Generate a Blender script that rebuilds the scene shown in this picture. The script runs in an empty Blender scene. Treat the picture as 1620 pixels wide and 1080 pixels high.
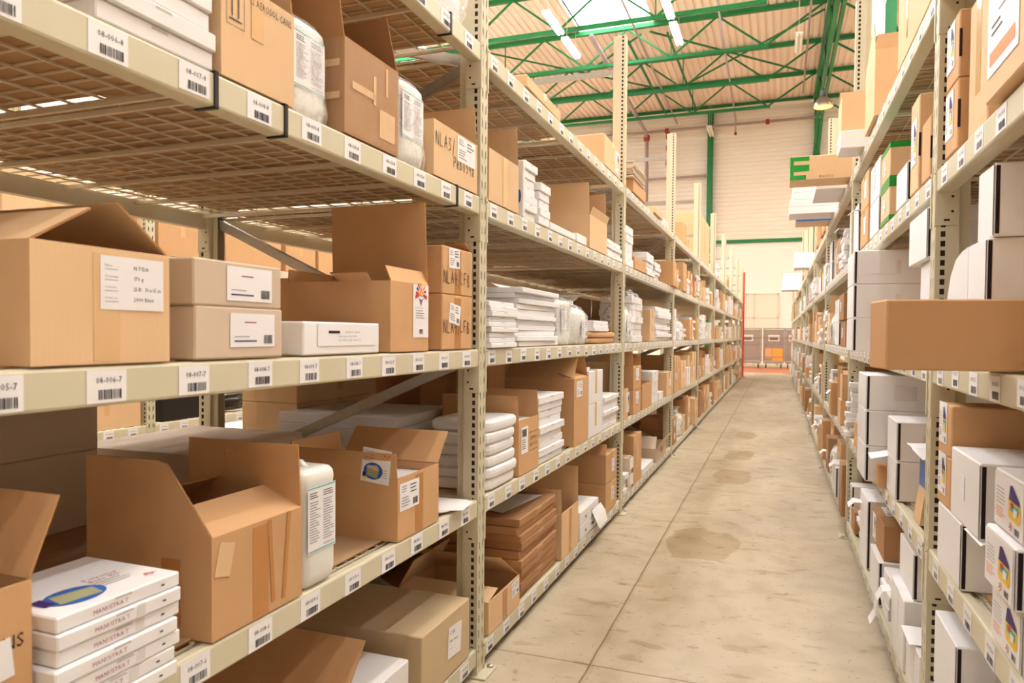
import bpy, bmesh, math, random
from mathutils import Vector, Matrix
# ------------------------------------------------------------------ camera (solved from the photograph's vanishing lines)
CF, CYAW, CPIT, CROL, CCY, CCX, CH = 1137.37, 0.354, -0.0251, 0.0085, 556.6, 810.0, 1.3306
scene = bpy.context.scene
COL = scene.collection
def _basis():
    c, s = math.cos(CYAW), math.sin(CYAW); cp, sp = math.cos(CPIT), math.sin(CPIT)
    r0 = Vector((c, s, 0)); f = Vector((-s*cp, c*cp, sp)); u0 = r0.cross(f)
    cr, sr = math.cos(CROL), math.sin(CROL)
    return r0*cr + u0*sr, u0*cr - r0*sr, f
_R, _U, _F = _basis()
cam = bpy.data.cameras.new('camera'); cam_ob = bpy.data.objects.new('camera', cam); COL.objects.link(cam_ob)
cam_ob.matrix_world = Matrix(((_R.x, _U.x, -_F.x, 0), (_R.y, _U.y, -_F.y, 0), (_R.z, _U.z, -_F.z, CH), (0, 0, 0, 1)))
cam.sensor_width = 36; cam.lens = CF/1620*36; cam.shift_y = (CCY-540)/1620; cam.clip_start = 0.05; cam.clip_end = 200
cam.dof.use_dof = True; cam.dof.focus_distance = 3.2; cam.dof.aperture_fstop = 5.6
scene.camera = cam_ob
# ------------------------------------------------------------------ sky, exposure
world = bpy.data.worlds.new('sky'); scene.world = world; world.use_nodes = True
wb = world.node_tree.nodes['Background']; wb.inputs[0].default_value = (0.95, 0.97, 1.0, 1); wb.inputs[1].default_value = 12.0
scene.view_settings.view_transform = 'Standard'; scene.view_settings.look = 'None'
scene.view_settings.gamma = 1; scene.view_settings.exposure = 0.34; scene.view_settings.use_curve_mapping = False
TUBE_E, FILL_E = 78.0, 250.0
scene.cycles.max_bounces = 6; scene.cycles.diffuse_bounces = 5; scene.cycles.glossy_bounces = 2
scene.cycles.transparent_max_bounces = 8; scene.cycles.caustics_reflective = False; scene.cycles.caustics_refractive = False
scene.cycles.sample_clamp_indirect = 6
def ray(u, v): return _R*((u-CCX)/CF) + _U*(-(v-CCY)/CF) + _F
def onx(u, v, X): r = ray(u, v); t = X/r.x; return r.y*t, r.z*t + CH
def ony(u, v, Y): r = ray(u, v); t = Y/r.y; return r.x*t, r.z*t + CH
def onz(u, v, Z): r = ray(u, v); t = (Z-CH)/r.z; return r.x*t, r.y*t
# ------------------------------------------------------------------ materials
MATS = {}
def lin(c): return tuple(((x/255+0.055)/1.055)**2.4 if x > 10 else x/255/12.92 for x in c)
def mat(name, rgb, rough=0.6, metal=0.0, var=0.08, scale=6.0, bump=0.0, stripes=0, spec=0.4, alpha=1.0, emit=None, trans=0.0, detail=4):
    if name in MATS: return MATS[name]
    m = bpy.data.materials.new(name); m.use_nodes = True; nt = m.node_tree; N = nt.nodes; L = nt.links
    b = N['Principled BSDF']; c = lin(rgb)
    b.inputs['Roughness'].default_value = rough; b.inputs['Metallic'].default_value = metal
    b.inputs['Specular IOR Level'].default_value = spec
    if emit:
        b.inputs['Emission Color'].default_value = (*lin(rgb), 1); b.inputs['Emission Strength'].default_value = emit
    tc = N.new('ShaderNodeTexCoord')
    if var > 0:
        nz = N.new('ShaderNodeTexNoise'); nz.inputs['Scale'].default_value = scale; nz.inputs['Detail'].default_value = detail
        L.new(tc.outputs['Object'], nz.inputs['Vector'])
        mx = N.new('ShaderNodeMix'); mx.data_type = 'RGBA'
        mx.inputs['A'].default_value = (*[x*(1-var) for x in c], 1); mx.inputs['B'].default_value = (*[min(1, x*(1+var)) for x in c], 1)
        L.new(nz.outputs['Fac'], mx.inputs['Factor']); col = mx.outputs['Result']
        oi = N.new('ShaderNodeObjectInfo'); mr = N.new('ShaderNodeMapRange')
        mr.inputs['To Min'].default_value = 1-var*0.9; mr.inputs['To Max'].default_value = 1+var*0.9
        L.new(oi.outputs['Random'], mr.inputs['Value'])
        vm = N.new('ShaderNodeVectorMath'); vm.operation = 'SCALE'
        L.new(col, vm.inputs[0]); L.new(mr.outputs['Result'], vm.inputs['Scale']); L.new(vm.outputs['Vector'], b.inputs['Base Color'])
        if bump > 0 and not stripes:
            bp = N.new('ShaderNodeBump'); bp.inputs['Strength'].default_value = bump; bp.inputs['Distance'].default_value = 0.01
            L.new(nz.outputs['Fac'], bp.inputs['Height']); L.new(bp.outputs['Normal'], b.inputs['Normal'])
    else: b.inputs['Base Color'].default_value = (*c, 1)
    if stripes:
        wv = N.new('ShaderNodeTexWave'); wv.bands_direction = 'DIAGONAL'; wv.inputs['Scale'].default_value = stripes; wv.inputs['Distortion'].default_value = 0.3
        mp = N.new('ShaderNodeMapping'); mp.inputs['Scale'].default_value = (1, 1, 0)
        L.new(tc.outputs['Object'], mp.inputs['Vector']); L.new(mp.outputs['Vector'], wv.inputs['Vector'])
        bp = N.new('ShaderNodeBump'); bp.inputs['Strength'].default_value = bump or 0.1; bp.inputs['Distance'].default_value = 0.003
        L.new(wv.outputs['Fac'], bp.inputs['Height']); L.new(bp.outputs['Normal'], b.inputs['Normal'])
    if alpha < 1: b.inputs['Alpha'].default_value = alpha
    if trans: b.inputs['Transmission Weight'].default_value = trans
    MATS[name] = m; return m
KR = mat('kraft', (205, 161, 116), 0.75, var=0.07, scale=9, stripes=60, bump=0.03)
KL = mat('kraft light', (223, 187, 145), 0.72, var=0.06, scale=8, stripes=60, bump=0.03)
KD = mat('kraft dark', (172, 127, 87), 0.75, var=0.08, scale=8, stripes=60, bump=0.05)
KG = mat('grey board', (208, 188, 166), 0.7, var=0.04, scale=8)
KE = mat('corrugated edge', (170, 124, 78), 0.9, var=0.3, scale=160)
WTP = mat('white tape', (226, 222, 218), 0.25, var=0.02, spec=0.6)
SEAM = mat('white board seam', (196, 190, 186), 0.7, var=0.0)
WH = mat('white board', (238, 236, 237), 0.55, var=0.03, scale=7)
WP = mat('white padded paper', (238, 236, 236), 0.6, var=0.03, scale=14, bump=0.25)
PAP = mat('label paper', (240, 238, 240), 0.6, var=0.015)
INK = mat('black print', (40, 36, 40), 0.7, var=0.0)
GREY = mat('grey print', (150, 146, 150), 0.7, var=0.0)
TAPE = mat('brown tape', (186, 128, 72), 0.22, var=0.06, scale=20, spec=0.6)
TAPT = mat('clear tape', (222, 182, 132), 0.15, var=0.04, scale=20, spec=0.7)
PNT = mat('beige rack paint', (207, 200, 174), 0.42, var=0.045, scale=5, spec=0.5)
GLV = mat('galvanised steel', (176, 172, 164), 0.38, metal=0.75, var=0.2, scale=40)
WIRE = mat('zinc wire', (214, 202, 176), 0.4, metal=0.1, var=0.05)
BLK = mat('black plastic', (28, 26, 26), 0.4, var=0.0)
DRK = mat('dark gap', (34, 20, 24), 0.9, var=0.0)
BLU = mat('blue print', (36, 96, 176), 0.5, var=0.0); YEL = mat('yellow print', (244, 202, 62), 0.5, var=0.0)
PUR = mat('purple print', (58, 34, 110), 0.5, var=0.0); RED = mat('red print', (196, 50, 48), 0.5, var=0.0)
ORA = mat('orange print', (236, 130, 70), 0.5, var=0.0); TEA = mat('teal print', (90, 190, 190), 0.5, var=0.0)
OLV = mat('olive print', (160, 158, 124), 0.5, var=0.0); MAG = mat('plum print', (150, 50, 96), 0.5, var=0.0)
GRN = mat('green tape', (16, 146, 52), 0.3, var=0.05, spec=0.5)
BTP = mat('blue tape', (22, 92, 176), 0.3, var=0.05)
JER = mat('white translucent plastic', (232, 232, 226), 0.32, var=0.02, spec=0.5)
HOLE_SHADE = mat('painted hole shade', (62, 50, 40), 0.8, var=0.0)  # dark brown stands in for shade behind the post holes
TAN = mat('tan board', (202, 178, 142), 0.7, var=0.04, scale=5)
LIN = mat('liner board', (184, 150, 112), 0.8, var=0.1, scale=3)
GST = mat('green painted steel', (16, 112, 56), 0.45, var=0.06, scale=2)
PIP = mat('grey pipe', (168, 150, 148), 0.5, var=0.04); RFT = mat('red pipe fitting', (158, 36, 30), 0.5, var=0.05)
RPO = mat('red painted post', (214, 66, 40), 0.45, var=0.04)
DECK = mat('roof deck', (240, 222, 206), 0.6, var=0.03, scale=1.5)
WALLM = mat('wall cladding', (240, 230, 218), 0.5, var=0.02, scale=1.0)
WLOW = mat('white wall', (244, 238, 230), 0.6, var=0.02, scale=1.0)
NEARW = mat('near wall', (150, 140, 130), 0.8, var=0.03, scale=1.0)
SIDEW = mat('side wall', (226, 216, 200), 0.7, var=0.03, scale=1.0)
TUBE = mat('lit tube', (247, 248, 250), 0.5, var=0.0, emit=TUBE_E)
FILL_BULB = mat('lit lamp', (255, 214, 140), 0.5, var=0.0, emit=FILL_E); BULBW = mat('warm lit lamp', (255, 196, 96), 0.5, var=0.0, emit=2.6)  # first one is only for the added unseen lamps
HOUS = mat('white lamp housing', (236, 234, 226), 0.4, var=0.0)
ALU = mat('spun aluminium', (130, 116, 106), 0.3, metal=0.9, var=0.05)
CART = mat('brushed cart panel', (160, 146, 134), 0.4, metal=0.35, var=0.06, scale=3); RUB = mat('black rubber', (30, 26, 24), 0.7, var=0.0)
WOOD = mat('plywood', (216, 160, 108), 0.6, var=0.1, scale=5); ORNG = mat('orange panel', (246, 160, 60), 0.5, var=0.05)
def plastic_mat(name, rgb, a=0.45, rough=0.12):
    m = mat(name, rgb, rough, var=0.02, spec=0.5); nt = m.node_tree; b = nt.nodes['Principled BSDF']
    nz = nt.nodes.new('ShaderNodeTexNoise'); nz.inputs['Scale'].default_value = 18; nz.inputs['Detail'].default_value = 6; nz.inputs['Distortion'].default_value = 1.2
    tc = nt.nodes.new('ShaderNodeTexCoord'); nt.links.new(tc.outputs['Object'], nz.inputs['Vector'])
    bp = nt.nodes.new('ShaderNodeBump'); bp.inputs['Strength'].default_value = 0.5; bp.inputs['Distance'].default_value = 0.012
    nt.links.new(nz.outputs['Fac'], bp.inputs['Height']); nt.links.new(bp.outputs['Normal'], b.inputs['Normal'])
    mr = nt.nodes.new('ShaderNodeMapRange'); mr.inputs['From Min'].default_value = 0.42; mr.inputs['From Max'].default_value = 0.66
    mr.inputs['To Min'].default_value = a*0.8; mr.inputs['To Max'].default_value = min(1, a*1.5)
    nt.links.new(nz.outputs['Fac'], mr.inputs['Value']); nt.links.new(mr.outputs['Result'], b.inputs['Alpha'])
    return m
BAG = plastic_mat('clear plastic bag', (250, 248, 246), 0.26, 0.2)
FILM = plastic_mat('stretch film', (236, 214, 184), 0.12, 0.08)
BBAG = mat('black bin bag', (34, 30, 28), 0.25, var=0.3, scale=12, bump=0.9, spec=0.7)
def glass_mat():
    m = bpy.data.materials.new('skylight polycarbonate'); m.use_nodes = True; nt = m.node_tree; N = nt.nodes
    N.remove(N['Principled BSDF']); o = N['Material Output']; t = N.new('ShaderNodeBsdfTransparent'); g = N.new('ShaderNodeBsdfGlossy'); x = N.new('ShaderNodeMixShader')
    t.inputs[0].default_value = (0.93, 0.97, 0.97, 1); g.inputs['Roughness'].default_value = 0.1; x.inputs[0].default_value = 0.06
    nt.links.new(t.outputs[0], x.inputs[1]); nt.links.new(g.outputs[0], x.inputs[2]); nt.links.new(x.outputs[0], o.inputs[0]); return m
GLS = glass_mat()
def floor_mat():
    m = bpy.data.materials.new('worn concrete'); m.use_nodes = True; nt = m.node_tree; N = nt.nodes; L = nt.links; b = N['Principled BSDF']
    geo = N.new('ShaderNodeNewGeometry')
    def noise(sc, det, dist=0.0, stretch=(1, 1, 1)):
        mp = N.new('ShaderNodeMapping'); mp.inputs['Scale'].default_value = stretch; L.new(geo.outputs['Position'], mp.inputs['Vector'])
        n = N.new('ShaderNodeTexNoise'); n.inputs['Scale'].default_value = sc; n.inputs['Detail'].default_value = det; n.inputs['Distortion'].default_value = dist
        L.new(mp.outputs['Vector'], n.inputs['Vector']); return n.outputs['Fac']
    def ramp(src, a, bb, ca, cb):
        r = N.new('ShaderNodeValToRGB'); e = r.color_ramp.elements; e[0].position = a; e[1].position = bb; e[0].color = (*ca, 1); e[1].color = (*cb, 1)
        L.new(src, r.inputs['Fac']); return r.outputs['Color']
    def mulc(x, y, f=1.0):
        q = N.new('ShaderNodeMix'); q.data_type = 'RGBA'; q.blend_type = 'MULTIPLY'; q.inputs['Factor'].default_value = f; L.new(x, q.inputs['A']); L.new(y, q.inputs['B']); return q.outputs['Result']
    def math_(op, *a):
        q = N.new('ShaderNodeMath'); q.operation = op
        for i, x in enumerate(a):
            if isinstance(x, (int, float)): q.inputs[i].default_value = x
            else: L.new(x, q.inputs[i])
        return q.outputs[0]
    col = ramp(noise(0.9, 8, 0.2, (1.6, 0.5, 1)), 0.3, 0.75, lin((184, 171, 147)), lin((212, 200, 178)))
    col = mulc(col, ramp(noise(6, 12, 0.3), 0.34, 0.56, (0.84, 0.82, 0.79), (1, 1, 1)), 0.8)
    col = mulc(col, ramp(noise(34, 6, 0.5), 0.30, 0.38, (0.6, 0.55, 0.5), (1, 1, 1)), 0.6)
    col = mulc(col, ramp(noise(1.6, 10, 0.6, (1, 0.5, 1)), 0.52, 0.64, (1, 1, 1), (0.82, 0.79, 0.74)), 0.8)
    col = mulc(col, ramp(noise(4.5, 12, 0.4, (1, 2.2, 1)), 0.60, 0.66, (1, 1, 1), (0.74, 0.66, 0.56)), 0.75)
    col = mulc(col, ramp(noise(11, 8, 0.2), 0.66, 0.70, (1, 1, 1), (0.5, 0.44, 0.38)), 0.6)
    sx = N.new('ShaderNodeSeparateXYZ'); L.new(geo.outputs['Position'], sx.inputs[0]); X, Y = sx.outputs['X'], sx.outputs['Y']
    wob = math_('MULTIPLY', math_('SUBTRACT', noise(3, 5), 0.5), 0.10)
    # damp stains with a shape of their own
    fac = None
    for cx, cy, rx, ry in ((-0.44, 4.73, 0.22, 0.32), (-0.37, 7.1, 0.17, 0.36), (-0.38, 8.4, 0.15, 0.36), (-0.39, 10.1, 0.13, 0.40)):
        dx = math_('DIVIDE', math_('ADD', math_('SUBTRACT', X, cx), math_('MULTIPLY', wob, 2.0)), rx); dy = math_('DIVIDE', math_('ADD', math_('SUBTRACT', Y, cy), math_('MULTIPLY', wob, 6.0)), ry)
        d = math_('ADD', math_('POWER', math_('ABSOLUTE', dx), 3.0), math_('POWER', math_('ABSOLUTE', dy), 3.0))
        f = math_('SUBTRACT', 1.0, math_('SMOOTH_MIN', math_('MULTIPLY', math_('MAXIMUM', math_('SUBTRACT', d, 0.85), 0.0), 4.0), 1.0, 0.05)); fac = f if fac is None else math_('MAXIMUM', fac, f)
    fac = math_('MAXIMUM', fac, 0.0)
    col = mulc(col, ramp(fac, 0.0, 1.0, (1, 1, 1), (0.78, 0.71, 0.60)))
    # expansion joints and cracks
    def line(src, at, w):
        return math_('LESS_THAN', math_('ABSOLUTE', math_('ADD', math_('SUBTRACT', src, at), math_('MULTIPLY', wob, 0.12))), w)
    j = line(X, -0.69, 0.004)
    for yy in (2.8, 8.6, 14.4, 20.2, 26.0): j = math_('MAXIMUM', j, math_('MULTIPLY', line(Y, yy, 0.004), math_('LESS_THAN', X, 2.0) if yy == 2.8 else math_('LESS_THAN', X, -0.69)))
    col = mulc(col, ramp(j, 0.2, 0.8, (1, 1, 1), (0.42, 0.36, 0.28)), 0.9)
    jb = math_('LESS_THAN', math_('ABSOLUTE', math_('ADD', math_('SUBTRACT', X, -0.685), math_('MULTIPLY', wob, 0.55))), 0.013)
    col = mulc(col, ramp(jb, 0.2, 0.8, (1, 1, 1), (0.85, 0.82, 0.77)), 0.7)
    # worn orange-red zone past the rack ends
    z = math_('MULTIPLY', math_('GREATER_THAN', Y, 27.6), math_('LESS_THAN', Y, 33.0))
    q = N.new('ShaderNodeMix'); q.data_type = 'RGBA'; L.new(math_('MULTIPLY', z, 0.85), q.inputs['Factor']); L.new(col, q.inputs['A']); q.inputs['B'].default_value = (*lin((204, 112, 78)), 1)
    L.new(q.outputs['Result'], b.inputs['Base Color'])
    b.inputs['Roughness'].default_value = 0.45; b.inputs['Specular IOR Level'].default_value = 0.35
    bp = N.new('ShaderNodeBump'); bp.inputs['Strength'].default_value = 0.12; bp.inputs['Distance'].default_value = 0.01; L.new(noise(18, 8), bp.inputs['Height']); L.new(bp.outputs['Normal'], b.inputs['Normal'])
    return m
# ------------------------------------------------------------------ mesh helpers
V = Vector
class MB:
    def __init__(s): s.v = []; s.f = []; s.m = []
    def poly(s, pts, mi=0):
        k = len(s.v); s.v += [tuple(p) for p in pts]; s.f.append(tuple(range(k, k+len(pts)))); s.m.append(mi)
    def box(s, x0, x1, y0, y1, z0, z1, mi=0):
        k = len(s.v); s.v += [(x, y, z) for z in (z0, z1) for (x, y) in ((x0, y0), (x1, y0), (x1, y1), (x0, y1))]
        for q in ((0, 3, 2, 1), (4, 5, 6, 7), (0, 1, 5, 4), (1, 2, 6, 5), (2, 3, 7, 6), (3, 0, 4, 7)): s.f.append(tuple(k+i for i in q)); s.m.append(mi)
        return s
    def cbox(s, x0, x1, y0, y1, z0, z1, b=0.003, mi=0):      # box with chamfered edges
        def ring(z, i): return [(x0+i, y0+b, z), (x0+b, y0+i, z), (x1-b, y0+i, z), (x1-i, y0+b, z), (x1-i, y1-b, z), (x1-b, y1-i, z), (x0+b, y1-i, z), (x0+i, y1-b, z)]
        s.loft([ring(z0, b), ring(z0+b, 0), ring(z1-b, 0), ring(z1, b)], mi); return s
    def slab(s, pts, t, mi=0, me=None):
        pts = [V(p) for p in pts]; t = V(t); n = len(pts); k = len(s.v); s.v += [tuple(p) for p in pts]+[tuple(p+t) for p in pts]
        s.f.append(tuple(range(k, k+n))); s.m.append(mi); s.f.append(tuple(range(k+2*n-1, k+n-1, -1))); s.m.append(mi)
        for i in range(n):
            j = (i+1) % n; s.f.append((k+j, k+i, k+n+i, k+n+j)); s.m.append(mi if me is None else me)
        return s
    def loft(s, rings, mi=0, cap=True):
        k = len(s.v); n = len(rings[0])
        for r in rings: s.v += [tuple(p) for p in r]
        for a in range(len(rings)-1):
            for i in range(n):
                j = (i+1) % n; s.f.append((k+a*n+i, k+a*n+j, k+(a+1)*n+j, k+(a+1)*n+i)); s.m.append(mi)
        if cap:
            s.f.append(tuple(k+i for i in reversed(range(n)))); s.m.append(mi)
            s.f.append(tuple(k+(len(rings)-1)*n+i for i in range(n))); s.m.append(mi)
        return s
    def bar(s, a, b, w, h=None, mi=0, up=(0, 0, 1)):         # rectangular bar between two points
        a, b = V(a), V(b); d = (b-a).normalized(); h = h or w; u = V(up)
        if abs(d.dot(u)) > 0.99: u = V((1, 0, 0))
        r = d.cross(u).normalized(); u = r.cross(d)
        def ring(p): return [p-r*w/2-u*h/2, p+r*w/2-u*h/2, p+r*w/2+u*h/2, p-r*w/2+u*h/2]
        return s.loft([ring(a), ring(b)], mi)
    def tube(s, path, r, n=6, mi=0):
        path = [V(p) for p in path]; rings = []
        for i, p in enumerate(path):
            d = (path[min(i+1, len(path)-1)]-path[max(i-1, 0)]).normalized(); u = V((0, 0, 1)) if abs(d.z) < 0.9 else V((1, 0, 0))
            a = d.cross(u).normalized(); b = d.cross(a)
            rr = r[i] if isinstance(r, (list, tuple)) else r
            rings.append([p+a*rr*math.cos(q*2*math.pi/n)+b*rr*math.sin(q*2*math.pi/n) for q in range(n)])
        return s.loft(rings, mi)
    def lathe(s, prof, n=20, mi=0, o=(0, 0, 0), cap=True):
        return s.loft([[(o[0]+r*math.cos(i*2*math.pi/n), o[1]+r*math.sin(i*2*math.pi/n), o[2]+z) for i in range(n)] for r, z in prof], mi, cap)
    def merge(s, o, loc, rz, mats):
        if not hasattr(s, 'mats'): s.mats = []
        k = len(s.v); c, n = math.cos(rz), math.sin(rz); s.v += [(loc[0]+x*c-y*n, loc[1]+x*n+y*c, loc[2]+z) for x, y, z in o.v]
        s.f += [tuple(i+k for i in f) for f in o.f]
        for mi in o.m:
            if mats[mi] not in s.mats: s.mats.append(mats[mi])
            s.m.append(s.mats.index(mats[mi]))
    def mesh(s, name, mats, smooth=False):
        me = bpy.data.meshes.new(name); me.from_pydata(s.v, [], s.f)
        for m in mats: me.materials.append(m)
        for p, mi in zip(me.polygons, s.m): p.material_index = mi
        bm = bmesh.new(); bm.from_mesh(me); bmesh.ops.recalc_face_normals(bm, faces=bm.faces)
        if smooth:
            for f in bm.faces: f.smooth = True
        bm.to_mesh(me); bm.free()
        if smooth:
            for e in me.edges: pass
        me.update(); return me
    def build(s, name, mats, parent=None, smooth=False):
        if not isinstance(mats, (list, tuple)): mats = [mats]
        return obj(name, s.mesh(name, mats, smooth), parent)
def obj(name, me, parent=None, loc=(0, 0, 0), rz=0):
    o = bpy.data.objects.new(name, me); COL.objects.link(o); o.location = loc; o.rotation_euler = (0, 0, rz)
    if parent: o.parent = parent
    return o
USED = set()
def tag(o, label, cat, group=None):
    w = label.split()
    if not 4 <= len(w) <= 16: print('BADLEN', len(w), label)
    if label in USED: print('DUP', label)
    USED.add(label); o['label'] = label; o['category'] = cat
    if group: o['group'] = group
    return o
def thing(name, label, cat, loc=(0, 0, 0), rz=0, group=None):
    return tag(obj(name, None, None, loc, rz), label, cat, group)
def copy_thing(root, loc, rz, label, group=None):
    r = root.copy(); COL.objects.link(r); r.location = loc; r.rotation_euler = (0, 0, rz); tag(r, label, root['category'], group or root.get('group'))
    for ch in root.children:
        c = ch.copy(); COL.objects.link(c); c.parent = r
        for g in ch.children:
            d = g.copy(); COL.objects.link(d); d.parent = c
    return r
def struct(o): o['kind'] = 'structure'; return o
ORD = ['first', 'second', 'third', 'fourth', 'fifth', 'sixth', 'seventh', 'eighth', 'ninth', 'tenth', 'eleventh', 'twelfth', 'thirteenth', 'fourteenth', 'fifteenth', 'sixteenth', 'seventeenth', 'eighteenth', 'nineteenth', 'twentieth'] + ['%dst' % i if i % 10 == 1 else '%dnd' % i if i % 10 == 2 else '%drd' % i if i % 10 == 3 else '%dth' % i for i in range(21, 60)]
LVL = ['bottom shelf', 'second shelf', 'third shelf', 'fourth shelf', 'top shelf']
# ------------------------------------------------------------------ printed matter (drawn on a thin sheet in 2D)
TXT = {}
def glyph(c):
    if c in TXT: return TXT[c]
    if c == ' ': TXT[c] = ([], 0.22); return TXT[c]
    cu = bpy.data.curves.new('t', 'FONT'); cu.body = c; cu.size = 1.0; cu.resolution_u = 1
    o = bpy.data.objects.new('t', cu); COL.objects.link(o); dg = bpy.context.evaluated_depsgraph_get(); dg.update()
    me = bpy.data.meshes.new_from_object(o.evaluated_get(dg)); pts = [(v.co.x, v.co.y) for v in me.vertices]
    ps = [[pts[i] for i in p.vertices] for p in me.polygons]; w = max([p[0] for p in pts] or [0.2])
    bpy.data.objects.remove(o); bpy.data.curves.remove(cu); bpy.data.meshes.remove(me); TXT[c] = (ps, w); return TXT[c]
for _c in '0123456789-ABCDEFGHIKLMNOPRSTUVWabcdefghiklmnoprstuvxyz.,/': glyph(_c)
def text_polys(s):
    out = []; x = 0.0
    for c in s:
        ps, w = glyph(c); out += [[(a+x, b) for a, b in p] for p in ps]; x += w+0.07
    return out, x
STROKE = {'N': [[(0, 0), (0, 1), (.6, 0), (.6, 1)]], 'L': [[(0, 1), (0, 0), (.5, 0)]], 'A': [[(0, 0), (.3, 1), (.6, 0)], [(.12, .4), (.48, .4)]], '3': [[(0, .95), (.45, .95), (.15, .55), (.5, .4), (.4, .05), (0, 0)]],
          '4': [[(.1, 1), (0, .45), (.5, .5)], [(.42, .9), (.4, -.1)]], '/': [[(0, -.3), (.35, 1.2)]], 'P': [[(0, 0), (0, 1), (.5, .9), (.45, .5), (0, .45)]], 'R': [[(0, 0), (0, 1), (.5, .9), (.45, .5), (0, .45), (.55, 0)]],
          'B': [[(0, 0), (0, 1), (.45, .85), (.1, .52), (.5, .3), (.3, 0), (0, 0)]], '0': [[(.25, 0), (0, .4), (.2, .8), (.5, .5), (.25, 0)]], '5': [[(.5, 1), (.1, 1), (.05, .55), (.45, .45), (.35, .05), (0, 0)]], '8': [[(.45, .9), (.1, .8), (.45, .25), (.2, 0), (.05, .25), (.45, .75), (.45, .9)]],
          'F': [[(0, 0), (0, 1), (.5, 1)], [(0, .5), (.4, .5)]], '.': [[(.1, 0), (.15, .06)]], '1': [[(.1, .8), (.2, 1), (.2, 0)]], 'U': [[(0, 1), (.05, .2), (.3, 0), (.55, .25), (.6, 1)]], 'C': [[(.5, .9), (.1, .8), (0, .3), (.2, 0), (.5, .1)]], '2': [[(0, .8), (.3, 1), (.5, .7), (0, 0), (.5, 0)]]}
class Pn:
    """a sheet of paper / print, size w x h, with marks in its own 2D frame (x right, y up)"""
    def __init__(s, w, h, base=PAP, t=0.0008): s.w, s.h, s.base, s.t = w, h, base, t; s.mats = [base] if base else []; s.q = []
    def mi(s, m):
        if m not in s.mats: s.mats.append(m)
        return s.mats.index(m)
    def poly(s, pts, m, l=1): s.q.append((pts, s.mi(m), l)); return s
    def rect(s, x, y, w, h, m=INK, l=1): return s.poly([(x, y), (x+w, y), (x+w, y+h), (x, y+h)], m, l)
    def text(s, x, y, size, txt, m=INK, l=1, wmax=None):
        ps, w = text_polys(txt); k = size/0.72; kx = k if not wmax or w*k < wmax else wmax/w
        for p in ps: s.q.append(([(x+a*kx, y+b*k) for a, b in p], s.mi(m), l))
        return s
    def hand(s, x, y, size, txt, m=INK, th=0.0022, sp=0.78):
        rnd = random.Random(len(txt)); cx = x
        for ch in txt:
            if ch == ' ': cx += size*0.5; continue
            dy = rnd.uniform(-.1, .1)*size
            for st in STROKE[ch]:
                P = [V((cx+a*size*0.75, y+dy+b*size)) for a, b in st]
                for a, b in zip(P, P[1:]):
                    n = V((-(b-a).y, (b-a).x)); n = n/max(n.length, 1e-6)*th/2; e = (b-a)/max((b-a).length, 1e-6)*th/3
                    s.poly([tuple(a-n-e), tuple(b-n+e), tuple(b+n+e), tuple(a+n-e)], m, 1)
            cx += size*(sp if ch not in './1' else 0.45)
        return s
    def barcode(s, x, y, w, h, seed=1, m=INK):
        rnd = random.Random(seed); cx = x
        while cx < x+w-1e-5:
            b = rnd.choice((.03, .03, .05, .07))*w; s.rect(cx, y, min(b, x+w-cx), h, m); cx += b+rnd.choice((.02, .03, .05))*w
        return s
    def lines(s, x, y, w, n, dy, m=GREY, th=None, seed=3):
        rnd = random.Random(seed)
        for i in range(n): s.rect(x, y-i*dy, w*rnd.uniform(.55, 1), th or dy*0.35, m)
        return s
    def ellipse(s, x, y, rx, ry, m, l=1, n=18): return s.poly([(x+rx*math.cos(i*2*math.pi/n), y+ry*math.sin(i*2*math.pi/n)) for i in range(n)], m, l)
    def mesh(s, name, o=(0, 0, 0), r=(0, 1, 0), u=(0, 0, 1)):
        o, r, u = V(o), V(r), V(u); n = r.cross(u).normalized(); mb = MB()
        if s.base: mb.slab([o, o+r*s.w, o+r*s.w+u*s.h, o+u*s.h], n*s.t, 0)
        for pts, mi, l in s.q: mb.poly([o+r*x+u*y+n*((s.t if s.base else 0)+0.0006*l) for x, y in pts], mi)
        me = bpy.data.meshes.new(name); me.from_pydata(mb.v, [], mb.f)
        for m in s.mats: me.materials.append(m)
        for p, q in zip(me.polygons, mb.m): p.material_index = q
        me.update(); return me
def P_ship(w, h, seed=1, code=True):
    p = Pn(w, h); p.lines(w*.08, h*.86, w*.35, 3, h*.09, GREY, seed=seed); p.lines(w*.52, h*.84, w*.4, 3, h*.13, INK, h*.035, seed=seed+1); p.lines(w*.08, h*.45, w*.45, 4, h*.1, GREY, seed=seed+2)
    if code: p.barcode(w*.66, h*.1, w*.26, h*.24, seed)
    return p
def P_ref(w, h):
    p = Pn(w, h)
    for i, (a, b) in enumerate((('Name', 'N 71216'), ('Grammage', '170 g'), ('Contents', '25 Bl.   50 x 65 cm'), ('Order no.', '2000 Blatt'))):
        y = h*(.78-.2*i); p.text(w*.06, y+h*.02, h*.045, a, GREY); p.text(w*.06, y-h*.045, h*.045, a[::-1].capitalize(), GREY) if 0 else p.rect(w*.06, y-h*.035, w*.2, h*.01, GREY); p.text(w*.5, y-h*.01, h*.075, b, INK, wmax=w*.46)
    return p
def P_grey(w, h, seed=2):
    p = Pn(w, h); p.lines(w*.3, h*.72, w*.4, 1, h*.05, MAG, h*.03, seed); p.lines(w*.08, h*.3, w*.5, 1, h*.06, GREY, h*.025, seed); p.lines(w*.08, h*.16, w*.75, 1, h*.06, PUR, h*.04, seed); p.barcode(w*.74, h*.1, w*.2, h*.26, seed); return p
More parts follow.
